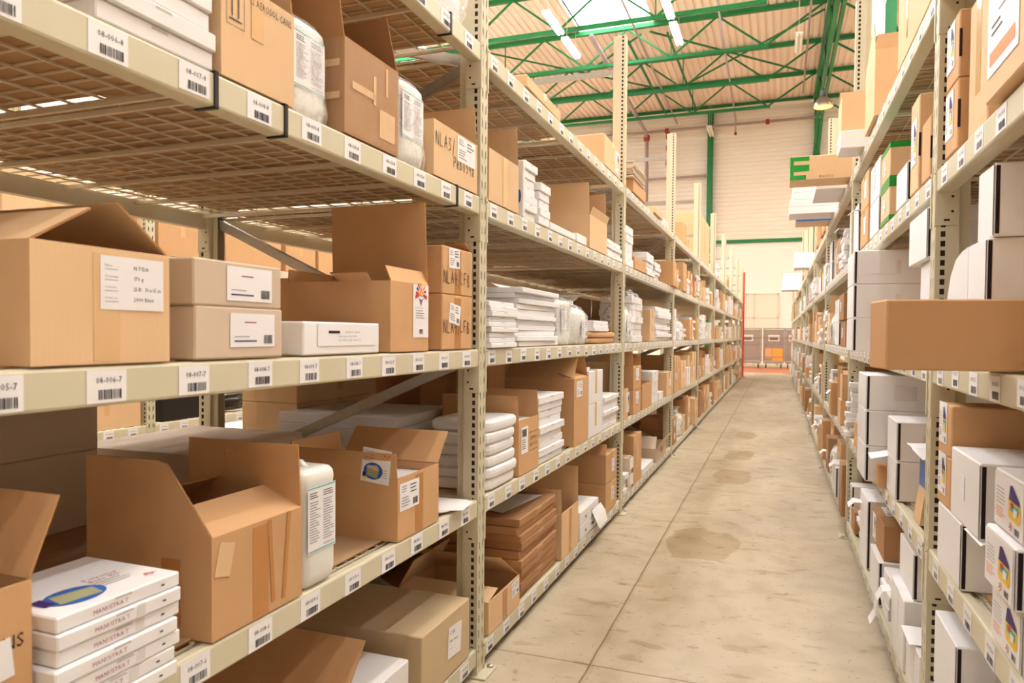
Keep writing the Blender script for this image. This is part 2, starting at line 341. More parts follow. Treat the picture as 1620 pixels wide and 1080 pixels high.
def crest(p, x, y, r):
    for i in range(7):
        a = math.pi*(0.06+i*0.147); a2 = a+0.2; p.poly([(x+r*.45*math.cos(a), y+r*.45*math.sin(a)), (x+r*math.cos(a-.05), y+r*math.sin(a-.05)), (x+r*math.cos(a2+.05), y+r*math.sin(a2+.05)), (x+r*.45*math.cos(a2), y+r*.45*math.sin(a2))], (RED, ORA, YEL, ORA, MAG, PUR, RED)[i], 1)
    p.poly([(x-r*.5, y-r*.15), (x, y+r*.55), (x+r*.5, y-r*.15)], ORA, 2); p.poly([(x-r*.25, y-r*.15), (x, y+r*.25), (x+r*.25, y-r*.15)], YEL, 3)
    p.poly([(x-r*1.1, y-r*.5), (x-r*.5, y-r*.25), (x-r*.5, y+r*.05), (x-r*1.1, y-r*.15)], RED, 2); p.poly([(x+r*1.1, y-r*.5), (x+r*.5, y-r*.25), (x+r*.5, y+r*.05), (x+r*1.1, y-r*.15)], RED, 2)
    p.poly([(x-r*.5, y-r*.35), (x, y-r*.85), (x+r*.5, y-r*.35), (x, y-r*.55)], BLU, 2); p.poly([(x-r*.2, y-r*.6), (x, y-r*1.05), (x+r*.2, y-r*.6)], RED, 3); return p
def P_crest(w, h):
    p = Pn(w, h); crest(p, w*.5, h*.83, w*.34); p.text(w*.12, h*.55, h*.03, 'NOVALON Laser P', GREY, wmax=w*.76); p.lines(w*.15, h*.5, w*.7, 4, h*.045, GREY, h*.014); p.text(w*.4, h*.24, h*.018, 'A4', GREY); p.barcode(w*.4, h*.07, w*.24, h*.09); return p
def P_fabric(w, h):   # white sleeve end: text, crest, blue oval with a fabric swatch
    p = Pn(w, h); p.ellipse(w*.42, h*.34, w*.34, h*.25, BLU, 1); p.poly([(w*.2, h*.2), (w*.58, h*.14), (w*.64, h*.42), (w*.55, h*.53), (w*.2, h*.48)], OLV, 2); p.poly([(w*.2, h*.42), (w*.6, h*.36), (w*.58, h*.5), (w*.22, h*.5)], KG, 3)
    p.text(w*.06, h*.88, h*.055, 'Polyester', MAG); p.text(w*.06, h*.79, h*.055, 'Base 150µ', MAG); p.text(w*.06, h*.70, h*.055, 'Pastel Mat', MAG); p.lines(w*.06, h*.65, w*.4, 2, h*.035, GREY, h*.012)
    p.rect(w*.06, h*.12, w*.1, h*.16, PUR, 1); p.rect(w*.08, h*.09, w*.14, h*.06, YEL, 2); crest(p, w*.86, h*.86, w*.09); p.lines(w*.78, h*.4, w*.16, 4, h*.07, GREY, h*.016); return p
def P_prod(w, h, v=0):   # white product label, purple-and-yellow picture
    p = Pn(w, h); p.poly([(w*.52, h*.34), (w*.56, h*.28), (w*.88, h*.26), (w*.93, h*.32), (w*.93, h*.6), (w*.52, h*.66)], YEL, 1); p.poly([(w*.58, h*.44), (w*.86, h*.42), (w*.88, h*.56), (w*.6, h*.58)], TEA, 2); p.poly([(w*.6, h*.58), (w*.72, h*.60), (w*.74, h*.50), (w*.64, h*.49)], RED, 3).poly([(w*.74, h*.52), (w*.86, h*.5), (w*.84, h*.38), (w*.72, h*.36)], PAP, 4)
    p.poly([(w*.54, h*.62), (w*.92, h*.60), (w*.9, h*.68), (w*.66, h*.9), (w*.58, h*.88)], PUR, 2); p.lines(w*.08, h*.72, w*.34, 5, h*.07, GREY, h*.014, 5); p.lines(w*.08, h*.34, w*.38, 4, h*.055, MAG if v == 0 else ORA, h*.018, 7)
    crest(p, w*.62, h*.14, w*.05); p.barcode(w*.74, h*.05, w*.16, h*.12); return p
def P_can(w, h):   # chemical canister label
    p = Pn(w, h, PAP); p.rect(0, h*.97, w, h*.02, TEA); p.rect(0, h*.02, w, h*.02, TEA)
    for i in (0, 1):
        p.lines(w*(.06+.48*i), h*.9, w*.4, 3, h*.035, INK, h*.012, 4+i); p.lines(w*(.06+.48*i), h*.76, w*.4, 16, h*.04, GREY, h*.014, 9+i)
    p.text(w*.54, h*.07, h*.03, 'MADE IN BELGIUM', INK, wmax=w*.4); return p
# ------------------------------------------------------------------ storage racks
TOPZ = 3.515; BH = 0.068; PW = 0.070; PD = 0.062; RD = 1.36     # post height, beam height, post width/depth, rack depth
LZ = [0.110, 0.690, 1.270, 1.852, 2.431]; RZ = [0.110, 0.682, 1.256, 1.838, 2.414]
def post_mesh():
    """pierced channel post; aisle face in the plane x=0, reaching back to -PD; y 0..PW"""
    mb = MB(); H = TOPZ; p = 0.029
    for ys in (0.0, PW):                                       # side faces with one column of square holes
        for a, b in ((0, -0.013), (-0.026, -PD)): mb.poly([(a, ys, 0), (b, ys, 0), (b, ys, H), (a, ys, H)])
        z = 0.0
        while z < H: mb.poly([(-0.013, ys, z), (-0.026, ys, z), (-0.026, ys, min(H, z+0.0115)), (-0.013, ys, min(H, z+0.0115))]); z += p
        mb.poly([(-PD, ys, 0), (-PD, ys+(0.014 if ys == 0 else -0.014), 0), (-PD, ys+(0.014 if ys == 0 else -0.014), H), (-PD, ys, H)])
        if ys == 0: mb.poly([(-PD+.001, 0, 0), (-PD+.001, PW, 0), (-PD+.001, PW, H), (-PD+.001, 0, H)])  # back web added to close the channel and keep the holes dark
        mb.poly([(-PD, ys+(0.014 if ys == 0 else -0.014), 0), (-PD-.03, ys+(0.014 if ys == 0 else -0.014), 0), (-PD-.03, ys+(0.014 if ys == 0 else -0.014), H), (-PD, ys+(0.014 if ys == 0 else -0.014), H)])
    for a, b in ((0, 0.014), (0.023, 0.047), (0.056, PW)): mb.poly([(0, a, 0), (0, b, 0), (0, b, H), (0, a, H)])
    for a, b, sl in ((0.014, 0.023, 0.012), (0.047, 0.056, -0.012)):   # aisle face: two columns of slanted slots
        z = -0.02
        while z < H-0.04: mb.poly([(0, a, z+0.018+max(0, sl)), (0, b, z+0.018+max(0, -sl)), (0, b, z+0.046+max(0, -sl)), (0, a, z+0.046+max(0, sl))]); z += 0.058
    mb.box(-PD+.004, -.005, .005, PW-.005, .01, H-.01, 1); me = mb.mesh('post', [PNT, HOLE_SHADE]); return me  # dark core paints the shade seen through the holes
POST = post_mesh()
def solid(o, t=0.0025):
    m = o.modifiers.new('thickness', 'SOLIDIFY'); m.thickness = t; m.offset = 0
PLATE = MB().cbox(-0.10, 0.045, -0.02, PW+0.04, 0, 0.008, 0.002).lathe([(0.013, 0.008), (0.013, 0.014), (0.006, 0.018)], 10, 1, (0.022, 0.09, 0)).mesh('base_plate', [PNT, GLV])
ZN = [0.107, 0.69, 1.24, 1.83, 2.37, 2.744, 3.23]
def brace(parent, a, b, m=GLV):
    a, b = V(a), V(b); d = (b-a).normalized(); n = V((0, 1, 0)); u = d.cross(n).normalized(); mb = MB()
    for o, w, h in ((n*0.0, 0.003, 0.036), ):                  # channel section: web and two flanges
        mb.bar(a, b, 0.003, 0.036, 0, up=u)
        for s in (-1, 1): mb.bar(a+u*0.018*s+n*0.012, b+u*0.018*s+n*0.012, 0.024, 0.003, 0, up=u)
    return mb.build('cross_brace', m, parent)
def upright(front_x, y, sgn, label, full=True):
    """a rack end frame: two posts, base plates, zigzag braces. local +x points at the aisle"""
    rt = thing('rack_upright', label, 'rack upright', (front_x, y+(0 if sgn > 0 else PW), 0), 0 if sgn > 0 else math.pi, 'steel rack uprights')
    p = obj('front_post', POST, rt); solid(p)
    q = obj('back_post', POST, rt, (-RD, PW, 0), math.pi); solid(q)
    obj('base_plate', PLATE, rt); obj('base_plate', PLATE, rt, (-RD, PW, 0), math.pi)
    if full:
        x0, x1 = -PD+0.02, -RD+PD-0.02; yy = PW/2-0.012
        for i in range(5):
            a, b = (x0, x1) if i % 2 == 0 else (x1, x0); brace(rt, (a, yy, ZN[i]), (b, yy, ZN[i+1]-(0.0 if i < 4 else 0)))
        for z in (2.744, 3.23): brace(rt, (x0, yy, z+0.03), (x1, yy, z+0.03))
    return rt
BL = 2.7-PW
def beam_profile(y):
    h, d, r = BH, 0.045, 0.006
    return [(-d, y, -h), (-r, y, -h), (-r*.3, y, -h+r*.3), (0, y, -h+r), (0, y, -r), (-r*.3, y, -r*.3), (-r, y, 0), (-d*.55, y, 0), (-d*.6, y, -0.01), (-d, y, -0.01)]
BEAM = MB().loft([beam_profile(0.003), beam_profile(BL-0.003)]).mesh('shelf_beam', [PNT])
def conn():
    mb = MB()
    for y0, y1, s in ((0.0005, 0.0035, -1), (BL-0.0035, BL-0.0005, 1)):
        mb.cbox(-0.060, 0.003, y0, y1, -0.168, 0.002, 0.0008)
        ya, yb = (-0.010, 0.003) if s < 0 else (BL-0.003, BL+0.010)
        mb.cbox(0.0015, 0.0045, ya, yb, -0.168, 0.002, 0.0008)
        yf = y0-0.0004 if s > 0 else y1+0.0004                 # punched holes in the end plate (dark, seen from inside the bay)
        for x, z, w, h in ((-0.036, -0.155, 0.016, 0.006), (-0.046, -0.13, 0.007, 0.007), (-0.046, -0.085, 0.007, 0.007)):
            mb.poly([(x, yf, z), (x+w, yf, z), (x+w, yf, z+h), (x, yf, z+h)], 1)
        mb.lathe([(0.006, 0), (0.006, 0.004)], 8, 2, (0.0, -0.004 if s < 0 else BL+0.004, -0.012))
    return mb.mesh('connector', [PNT, DRK, BLK])
CONN = conn()
def deck_mesh():
    """two welded wire panels side by side, local x 0 (aisle) .. -depth"""
    mb = MB(); D = RD-0.09; W = (BL-0.05)/2
    for k in (0, 1):
        y0 = 0.012+k*(W+0.026); n = int(W/0.053)
        for i in range(n+1):
            y = y0+i*W/n; mb.bar((-0.045, y, -0.003), (-0.045-D, y, -0.003), 0.0042)
        m = int(D/0.093)
        for i in range(m+1):
            x = -0.05-i*(D-0.01)/m; mb.bar((x, y0, -0.0075), (x, y0+W, -0.0075), 0.0048)
        for t in (0.012, 0.31, 0.62, 0.93, W*1.0-0.012):
            if t > W: continue
            mb.bar((-0.04, y0+t, -0.016), (-0.05-D, y0+t, -0.016), 0.010, 0.012)
    return mb.mesh('wire_deck', [WIRE])
DKM = deck_mesh()
TIE = MB().cbox(-0.050, 0.004, -0.006, 0.006, 0.0, 0.004, 0.001).cbox(0.0, 0.004, -0.006, 0.006, -BH-0.004, 0.004, 0.001).cbox(-0.050, 0.004, -0.006, 0.006, -BH-0.004, -BH, 0.001).mesh('cable_tie', [BLK])
LMESH = {}
def barcode_mesh(txt, seed, simple=False):
    key = 'simple' if simple else txt
    if key not in LMESH:
        w, h = 0.078, 0.056
        p = Pn(w, h, t=0.0005)
        if simple: p.rect(w*.3, h*.12, w*.5, h*.28, GREY).rect(w*.3, h*.62, w*.45, h*.12, GREY)
        else: p.text(w*.22, h*.60, h*.19, txt, INK, wmax=w*.66).barcode(w*.28, h*.1, w*.6, h*.3, seed)
        LMESH[key] = p.mesh('barcode_label', (0.0006, -w/2, -h/2))
    return LMESH[key]
def rack_bay(front_x, sgn, y0, zs, k, rname, aisle_no, labels=0, back=True, liner=True, ties=(), n0=None, deck=True, lab_levels=range(5)):
    """the beams and wire decks of bay k. y0 = start of the clear opening"""
    rnd = random.Random(k*7+int(front_x*10)); rz = 0 if sgn > 0 else math.pi; oy = y0 if sgn > 0 else y0+BL
    bay = rname[k]
    for lv, z in enumerate(zs):
        b = thing('shelf_beam', 'beige front beam with barcode stickers at the %s, %s' % (LVL[lv], bay), 'shelf beam', (front_x, oy, z), rz, 'aisle-side shelf beams')
        obj('beam', BEAM, b); obj('connector', CONN, b)
        if labels and lv in lab_levels:
            for i in range(14):
                num = (n0 if n0 is not None else 14*k)+1+i
                j = i if sgn > 0 else 13-i
                txt = '%s-%03d-%d' % (aisle_no, num, lv+5)
                yy = 0.069+i*0.188
                if sgn < 0: yy = BL-yy
                obj('barcode_label', barcode_mesh(txt, num*10+lv, labels < 2), b, (0, yy+rnd.uniform(-.008, .008), -BH/2+rnd.uniform(-.003, .003)))
        for (tl, ty) in ties:
            if tl == lv: obj('cable_tie', TIE, b, (0, ty-y0, 0))
        if back:
            c = thing('shelf_beam', 'beige steel back beam at the %s, %s' % (LVL[lv], bay), 'shelf beam', (front_x-sgn*RD, oy+sgn*BL, z), rz+math.pi, 'back shelf beams')
            obj('beam', BEAM, c); obj('connector', CONN, c)
        if deck:
            tag(obj('wire_deck', DKM, None, (front_x, oy, z), rz), 'welded wire mesh deck of the %s, %s' % (LVL[lv], bay), 'wire deck', 'wire mesh shelf decks')
        if liner:
            a = 0.01; n = 2
            for i in range(n):
                w = BL/2-0.02-rnd.uniform(0, .05); xx = -0.05-rnd.uniform(0, .008); dd = RD-0.17-rnd.uniform(0, .05)
                sh = MB().slab([(xx, a, 0.0005), (xx-dd, a, 0.0005), (xx-dd, a+w, 0.0005), (xx, a+w, 0.0005)], (0, 0, 0.003), 0, 1).build('cardboard_sheet', [LIN, KE])
                sh.location = (front_x, oy, z); sh.rotation_euler = (0, 0, rz)
                near = (i == 0) == (sgn > 0)
                tag(sh, 'cardboard sheet lining the %s half of the %s, %s' % ('near' if near else 'far', LVL[lv], bay), 'cardboard sheet', 'cardboard sheets lining the decks')
                a += BL/2
# ------------------------------------------------------------------ goods
STUFF = None
STKF = None
class Shelf:
    """one shelf opening; counts what is put on it so that every label can say which one it is"""
    def __init__(s, X, sgn, z, where, side): s.X, s.sgn, s.z, s.where, s.side = X, sgn, z+0.004, where, side; s.n = 0; s.st = 0
def frame(sh, face, hx, hy, h):
    if face == 'near': face = 'ymin' if sh.sgn > 0 else 'ymax'
    if face == 'far': face = 'ymax' if sh.sgn > 0 else 'ymin'
    Z = V((0, 0, 1))
    if face == 'front': return V((hx, -hy, 0)), V((0, 1, 0)), Z, 2*hy, h
    if face == 'back': return V((-hx, hy, 0)), V((0, -1, 0)), Z, 2*hy, h
    if face == 'ymin': return V((-hx, -hy, 0)), V((1, 0, 0)), Z, 2*hx, h
    if face == 'ymax': return V((hx, hy, 0)), V((-1, 0, 0)), Z, 2*hx, h
    return V((hx, -hy, h)), V((0, 1, 0)), V((-1, 0, 0)), 2*hy, 2*hx
def carton(sh, y0, y1, h, dx=0.38, x=0.0, z=None, m=KR, opn=False, flaps=(), tape=True, labels=(), desc=None, label=None, rz=0.0, slot=False, strap=None, vtape=False, simple=False, name=None, cat='carton', cont=None, marks=(), tail=None, film=False, quiet=False, ttype=None):
    """a carton with its front face x metres behind (-) / ahead (+) of the beam plane"""
    z = sh.z if z is None else z
    if m in (WH, WP) and ttype is None: ttype = WTP
    if STUFF is not None:
        mb = MB(); mb.cbox(-dx/2, dx/2, -(y1-y0)/2, (y1-y0)/2, 0, h, 0.0035); mb.poly([(dx/2+.0008, -.02, h*.45), (dx/2+.0008, .02, h*.45), (dx/2+.0008, .02, h), (dx/2+.0008, -.02, h)], 1)
        if opn:
            for fl in flaps[:2]:
                yy = (-1 if (fl[0] == 'near') == (sh.sgn > 0) else 1)*(y1-y0)/2; mb.slab([(-dx/2, yy, h), (dx/2, yy, h), (dx/2, yy*1.02, h+fl[1]), (-dx/2, yy*1.02, h+fl[1])], (0, .004, 0))
        STUFF['carton'].merge(mb, (sh.X+sh.sgn*(x-dx/2), (y0+y1)/2, z), 0 if sh.sgn > 0 else math.pi, [m, ttype or TAPT]); return None
    if label is None:
        sh.n += 1; label = '%s, %s' % (desc or ('open carton' if opn else 'plain carton'), tail or '%s item on %s' % (ORD[sh.n-1], sh.where))
    hx, hy = dx/2, (y1-y0)/2
    rt = thing(name or 'cardboard_carton', label, cat, (sh.X+sh.sgn*(x-hx), (y0+y1)/2, z), (0 if sh.sgn > 0 else math.pi)+rz, 'goods on the %s racks' % sh.side)
    t = 0.004; mb = MB()
    if not opn: mb.cbox(-hx, hx, -hy, hy, 0, h, 0.0035)
    else:
        mb.box(-hx, hx, -hy, hy, 0, t); mb.box(hx-t, hx, -hy, hy, t, h); mb.box(-hx, -hx+t, -hy, hy, t, h); mb.box(-hx+t, hx-t, -hy, -hy+t, t, h); mb.box(-hx+t, hx-t, hy-t, hy, t, h)
    if slot:                                                   # dark gap where the side panel tucks behind the end panel
        s = -1 if sh.sgn > 0 else 1; yy = s*(hy+0.0006); mb.poly([(hx-.003, yy, .006), (hx-.012, yy, .006), (hx-.012, yy, h-.006), (hx-.003, yy, h-.006)], 1)
        mb.poly([(hx+.0006, s*(hy-.0005), .004), (hx+.0006, s*(hy-.005), .004), (hx+.0006, s*(hy-.005), h-.004), (hx+.0006, s*(hy-.0005), h-.004)], 1)
    if simple and tape and not opn: mb.poly([(hx+.0008, -.02, h*.45), (hx+.0008, .02, h*.45), (hx+.0008, .02, h), (hx+.0008, -.02, h)], 2)
    mb.build('body', [m, DRK, ttype or TAPT], rt)
    if cont: MB().box(-hx+t*2, hx-t*2, -hy+t*2, hy-t*2, t*1.5, h*cont[0]).build('contents', cont[1], rt)
    for fl in flaps:
        face, ln, ang = fl[:3]; o, r, u, w, hh = frame(sh, face, hx, hy, h); n = r.cross(u); d = u*math.cos(math.radians(ang))+n*math.sin(math.radians(ang))
        o = o+u*h; pts = fl[3] if len(fl) > 3 and fl[3] else [(0.003, 0), (w-0.003, 0), (w-0.006, ln), (0.006, ln)]
        if len(fl) > 3 and fl[3]: pts = [(a*w, b*ln) for a, b in pts]
        P = [o+r*a+d*b for a, b in pts]; q = r.cross(d).normalized()*(-t)
        MB().slab(P, q, 0, 1).build('flap', [m, KE], rt)
    if tape and not opn and not simple and not slot:
        c = ttype or TAPT; b = MB(); w = 0.024
        b.box(-hx-.0008, hx+.0008, -w, w, h, h+.0008); b.box(hx, hx+.0008, -w, w, h*.3 if not vtape else 0.004, h+.0008); b.box(-hx-.0008, -hx, -w, w, h*.4, h); b.build('tape', c, rt)
    elif vtape:
        w = 0.026; MB().box(hx, hx+.0008, -w, w, 0.004, h-.01).build('tape', ttype or TAPE, rt)
    for lb in labels:
        face, s0, t0, pn = lb[:4]; o, r, u, w, hh = frame(sh, face, hx, hy, h); ang = math.radians(lb[4]) if len(lb) > 4 else 0; n = r.cross(u)
        r2 = r*math.cos(ang)+u*math.sin(ang); u2 = u*math.cos(ang)-r*math.sin(ang)
        obj('printing' if pn.base is None else 'paper_label', pn.mesh('paper_label', o+r*s0*w+u*t0*hh+n*0.001, r2, u2), rt)
    if strap:
        b = MB()
        for zz in strap[1]:
            for q in ((hx, hx+.001, -hy-.001, hy+.001), (-hx-.001, -hx, -hy-.001, hy+.001), (-hx, hx, -hy-.001, -hy), (-hx, hx, hy, hy+.001)): b.box(*q, zz*h, min(h, zz*h+strap[2]))
        if strap[1][-1] > .8: b.box(-hx, hx, -hy, hy, h, h+.001)
        b.build('tape', strap[0], rt)
    if slot and not simple and h > .1:
        o, r, u, w, hh = frame(sh, 'near', hx, hy, h); obj('tape_patch', Pn(.09, h*.4, WTP, .0004).mesh('tape_patch', o+r*(w*.5 if sh.sgn > 0 else w*.22)+u*h*.3+r.cross(u)*.0006, r, u), rt)
    if film:
        MB().cbox(-hx-.004, hx+.004, -hy-.004, hy+.004, 0.001, h*0.98, 0.006).build('stretch_film', FILM, rt)
    return rt
def stack(sh, y0, y1, n, h, dx=0.35, x=0.0, z=None, m=WH, what='white flat box', jit=0.012, rzj=0.02, pr=None, seed=0, name='flat_box', cat='box', where=None, detail=True, padded=False, mark=None):
    """n separate flat boxes one on another, total height h"""
    rnd = random.Random(seed+int(y0*100)+n); z = sh.z if z is None else z
    if STKF is not None:
        for i in range(n): mb = MB(); mb.cbox(-dx/2, dx/2, -(y1-y0)/2, (y1-y0)/2, 0, h/n-.0012, .0025); STKF['flat'].merge(mb, (sh.X+sh.sgn*(x-dx/2+rnd.uniform(-jit, jit*.4)), (y0+y1)/2+rnd.uniform(-jit, jit), z+i*h/n), rnd.uniform(-.02, .02), [m])
        return z+h
    th = h/n; sh.st += 1; hx, hy = dx/2, (y1-y0)/2; me = None
    nm = where or '%s pile on %s' % (ORD[sh.st-1], sh.where)
    for i in range(n):
        jx, jy = rnd.uniform(-jit, jit*.4), rnd.uniform(-jit, jit)
        if me is None:
            mb = MB()
            if padded:
                N = 20
                def rg(zz, q): return [(hx*q*math.copysign(abs(math.cos(a))**.35, math.cos(a)), hy*q*math.copysign(abs(math.sin(a))**.35, math.sin(a)), zz) for a in [k*2*math.pi/N+.01 for k in range(N)]]
                mb.loft([rg(0.001, .93), rg(th*.2, .99), rg(th*.5, 1), rg(th*.8, .99), rg(th-.001, .93)])
            else:
                mb.cbox(-hx, hx, -hy, hy, 0, th-0.0012, 0.0025)
                if detail:                                     # lid seam and tuck tab on the aisle edge
                    mb.poly([(hx+.0005, -hy*.15, th*.72), (hx+.0005, hy*.15, th*.72), (hx+.0005, hy*.13, th*.86), (hx+.0005, -hy*.13, th*.86)], 1)
            me = mb.mesh('flat_box', [m, SEAM if m is WH else KG], smooth=False)
        o = thing(name, '%s, %s up in %s' % (what, ORD[i], nm), cat, (sh.X+sh.sgn*(x-hx+jx), (y0+y1)/2+jy, z+i*th), (0 if sh.sgn > 0 else math.pi)+rnd.uniform(-rzj, rzj), 'flat boxes in piles on the %s racks' % sh.side)
        obj('body', me, o)
        if mark:
            pn = mark(i, 2*hy, th); oo = V((hx+.0008, -hy, 0)); obj('printing', pn.mesh('printing', oo, (0, 1, 0), (0, 0, 1)), o)
    return z+h
def sup(rx, ry, z, e=0.4, n=28, ox=0, oy=0): return [(ox+rx*math.copysign(abs(math.cos(a))**e, math.cos(a)), oy+ry*math.copysign(abs(math.sin(a))**e, math.sin(a)), z) for a in [k*2*math.pi/n for k in range(n)]]
def jerrycan(sh, y0, y1, h, dx, x, label, bag=False, face='front', small=False):
    hx, hy = dx/2, (y1-y0)/2
    rt = thing('jerrycan', label, 'canister', (sh.X+sh.sgn*(x-hx), (y0+y1)/2, sh.z), 0 if sh.sgn > 0 else math.pi, 'white plastic canisters')
    mb = MB(); H = h*0.965
    mb.loft([sup(hx*.86, hy*.86, 0), sup(hx*.97, hy*.97, .012), sup(hx, hy, .03), sup(hx, hy, H*.30), sup(hx*.985, hy*.985, H*.33), sup(hx*.985, hy*.985, H*.86), sup(hx, hy, H*.90), sup(hx*.98, hy*.97, H*.955), sup(hx*.9, hy*.86, H*.99), sup(hx*.6, hy*.5, H)])
    mb.build('body', JER, rt, smooth=True)
    MB().tube([(-hx*.2, 0, H*.96), (-hx*.15, 0, h*.985), (hx*.3, 0, h*.985), (hx*.5, 0, H*.96)], 0.012, 8).build('handle', JER, rt, smooth=True)
    MB().lathe([(.02, H*.97), (.021, H*.98), (.021, h), (.017, h+.002)], 16, 0, (-hx*.62, -hy*.35, 0)).build('cap', WH, rt)
    p = P_can(2*hy*.78, H*.56)
    me = p.mesh('paper_label', (hx*1.0+.0012, -hy*.84, H*.30), (0, 1, 0), (0, 0, 1)); obj('paper_label', me, rt)
    p2 = P_can(2*hx*.78, H*.56); s = -1 if sh.sgn > 0 else 1
    obj('paper_label', p2.mesh('paper_label', (s*-1*-hx*.80, s*(hy+.0012), H*.30), (-s, 0, 0), (0, 0, 1)), rt)
    if bag:
        rnd = random.Random(5); rings = []
        for zz, q in ((0.002, 1.10), (0.03, 1.16), (h*.3, 1.08), (h*.6, 1.07), (h*.85, 1.05), (h*1.0, .82), (h*1.06, .5)):
            rings.append([(a*(1+rnd.uniform(-.035, .03)), b*(1+rnd.uniform(-.04, .04)), c) for a, b, c in sup(hx*q, hy*q, zz, .5)])
        MB().loft(rings).build('plastic_bag', BAG, rt, smooth=True)
    return rt
def bottle(sh, y0, y1, h, x, label, bag=True, lab='prod'):
    r = (y1-y0)/2*.86; rt = thing('plastic_bottle', label, 'bottle', (sh.X+sh.sgn*(x-r), (y0+y1)/2, sh.z), 0 if sh.sgn > 0 else math.pi, 'white plastic bottles')
    MB().loft([sup(r*.9, r*.9, 0, .8), sup(r, r, .01, .8), sup(r, r, h*.62, .8), sup(r*.9, r*.9, h*.72, .9), sup(r*.35, r*.35, h*.82, 1), sup(r*.35, r*.35, h*.86, 1)]).build('body', JER, rt, smooth=True)
    MB().lathe([(r*.42, h*.85), (r*.42, h*.94), (r*.36, h*.95)], 14).build('cap', WH, rt)
    pn = P_prod(r*1.1, h*.45) if lab == 'prod' else P_ship(r*1.1, h*.4)
    obj('paper_label', pn.mesh('paper_label', (r*1.02, -r*.55, h*.14), (0, 1, 0), (0, 0, 1)), rt)
    if bag:
        rnd = random.Random(int(y0*100)); R = []
        for zz, q in ((.001, 1.06), (.02, 1.12), (h*.3, 1.1), (h*.62, 1.1), (h*.8, .8), (h*.9, .32), (h*.97, .5), (h*1.06, .75)):
            R.append([(a*(1+rnd.uniform(-.07, .05)), b*(1+rnd.uniform(-.07, .05)), c) for a, b, c in sup(r*q, r*q, zz, .8)])
        MB().loft(R).build('plastic_bag', BAG, rt, smooth=True)
    return rt
def sack(sh, y0, y1, h, dx, x, label, m=BAG, name='plastic_bag', cat='bag', seed=1, inner=None):
    """a crumpled bag or pile wrapped in film"""
    rnd = random.Random(seed); hx, hy = dx/2, (y1-y0)/2; me = bpy.data.meshes.new('bag'); bm = bmesh.new(); bmesh.ops.create_icosphere(bm, subdivisions=4, radius=1)
    for v in bm.verts:
        c = v.co; q = lambda a: math.copysign(abs(a)**.6, a); n = 0.10*math.sin(c.x*9+seed)*math.sin(c.y*11+seed*2)+0.07*math.sin(c.z*17+c.x*8)+rnd.uniform(-.02, .02)
        v.co = V((hx*q(c.x)*(1+n*.6), hy*q(c.y)*(1+n*.6), max(0.001, h*(.5+.5*q(c.z))*(1+n*.5))))
    for f in bm.faces: f.smooth = True
    bm.to_mesh(me); bm.free(); me.materials.append(m)
    rt = thing(name, label, cat, (sh.X+sh.sgn*(x-hx), (y0+y1)/2, sh.z), 0 if sh.sgn > 0 else math.pi); obj('wrap', me, rt)
    if inner: MB().cbox(-hx*.75, hx*.75, -hy*.75, hy*.75, .004, h*.8, .004).build('contents', inner, rt)
    return rt
def paper(label, pts, m=PAP, name='paper_sheet', cat='paper', t=0.0008, marks=None, world=True):
    """a loose sheet bent through a strip of cross-lines [(left, right), ...] in world space"""
    mb = MB(); L = [V(a) for a, b in pts]; R = [V(b) for a, b in pts]; k = len(pts)
    for i in range(k-1):
        n = (R[i]-L[i]).cross(L[i+1]-L[i]).normalized()*t; mb.slab([L[i], R[i], R[i+1], L[i+1]], n)
    o = mb.build(name, [m]); tag(o, label, cat); return o
# ================================================================== THE BUILDING
YW = 35.2; ZR = 12.0
fl = MB(); fl.box(-19, 10.2, -6.2, YW+0.3, -0.2, 0.0); struct(fl.build('floor', [floor_mat()]))
SKY = [(-6.72, -4.15, 22.3, 24.95), (-6.72, -4.15, 12.2, 14.8), (-6.72, -4.15, 5.3, 7.9), (1.9, 4.5, 12.2, 14.8), (1.9, 4.5, 5.3, 7.9), (-14.5, -11.9, 12.2, 14.8), (-14.5, -11.9, 5.3, 7.9), (6.2, 8.8, 27.5, 33.0), (-17.5, -12.5, 24.0, 33.0)]  # first is seen; the others are unseen, added to let in light
def deck_strip(mb, x0, x1, y0, y1):
    """trapezoidal roof sheet, ribs running along y"""
    x = x0; P = 0.25; prof = []
    while x < x1-1e-4:
        for dx, dz in ((0, 0), (0.15, 0), (0.17, 0.05), (0.23, 0.05), (0.25, 0)):
            if x+dx <= x1: prof.append((x+dx, ZR+dz))
        x += P
    prof.append((x1, ZR))
    for (a, za), (b, zb) in zip(prof, prof[1:]):
        if b-a > 1e-5: mb.poly([(a, y0, za), (b, y0, zb), (b, y1, zb), (a, y1, za)])
    mb.box(x0, x1, y0, y1, ZR+0.06, ZR+0.16)
mb = MB(); ys = sorted({-6.2, YW+0.3} | {v for q in SKY for v in q[2:]})
for a, b in zip(ys, ys[1:]):
    hs = sorted([(q[0], q[1]) for q in SKY if q[2] <= a+1e-6 and q[3] >= b-1e-6]); x = -19
    for h0, h1 in hs+[(10.2, 10.2)]:
        if h0 > x: deck_strip(mb, x, h0, a, b)
        x = h1
struct(mb.build('ceiling', [DECK]))
for i, (x0, x1, y0, y1) in enumerate(SKY):
    w = struct(obj('window_%d' % (i+1), None, None, (x0, y0, ZR)))
    f = MB(); X, Y = x1-x0, y1-y0
    for a in ((-.06, 0.0, -.06, Y+.06), (X, X+.06, -.06, Y+.06), (0, X, -.06, 0), (0, X, Y, Y+.06)): f.box(*a, -0.02, 0.36)
    for t in (1/3, 2/3): f.box(X*t-.02, X*t+.02, 0, Y, 0.27, 0.31)
    f.build('window_frame', [HOUS], w)
    MB().box(0, X, 0, Y, 0.32, 0.335).build('pane', [GLS], w)
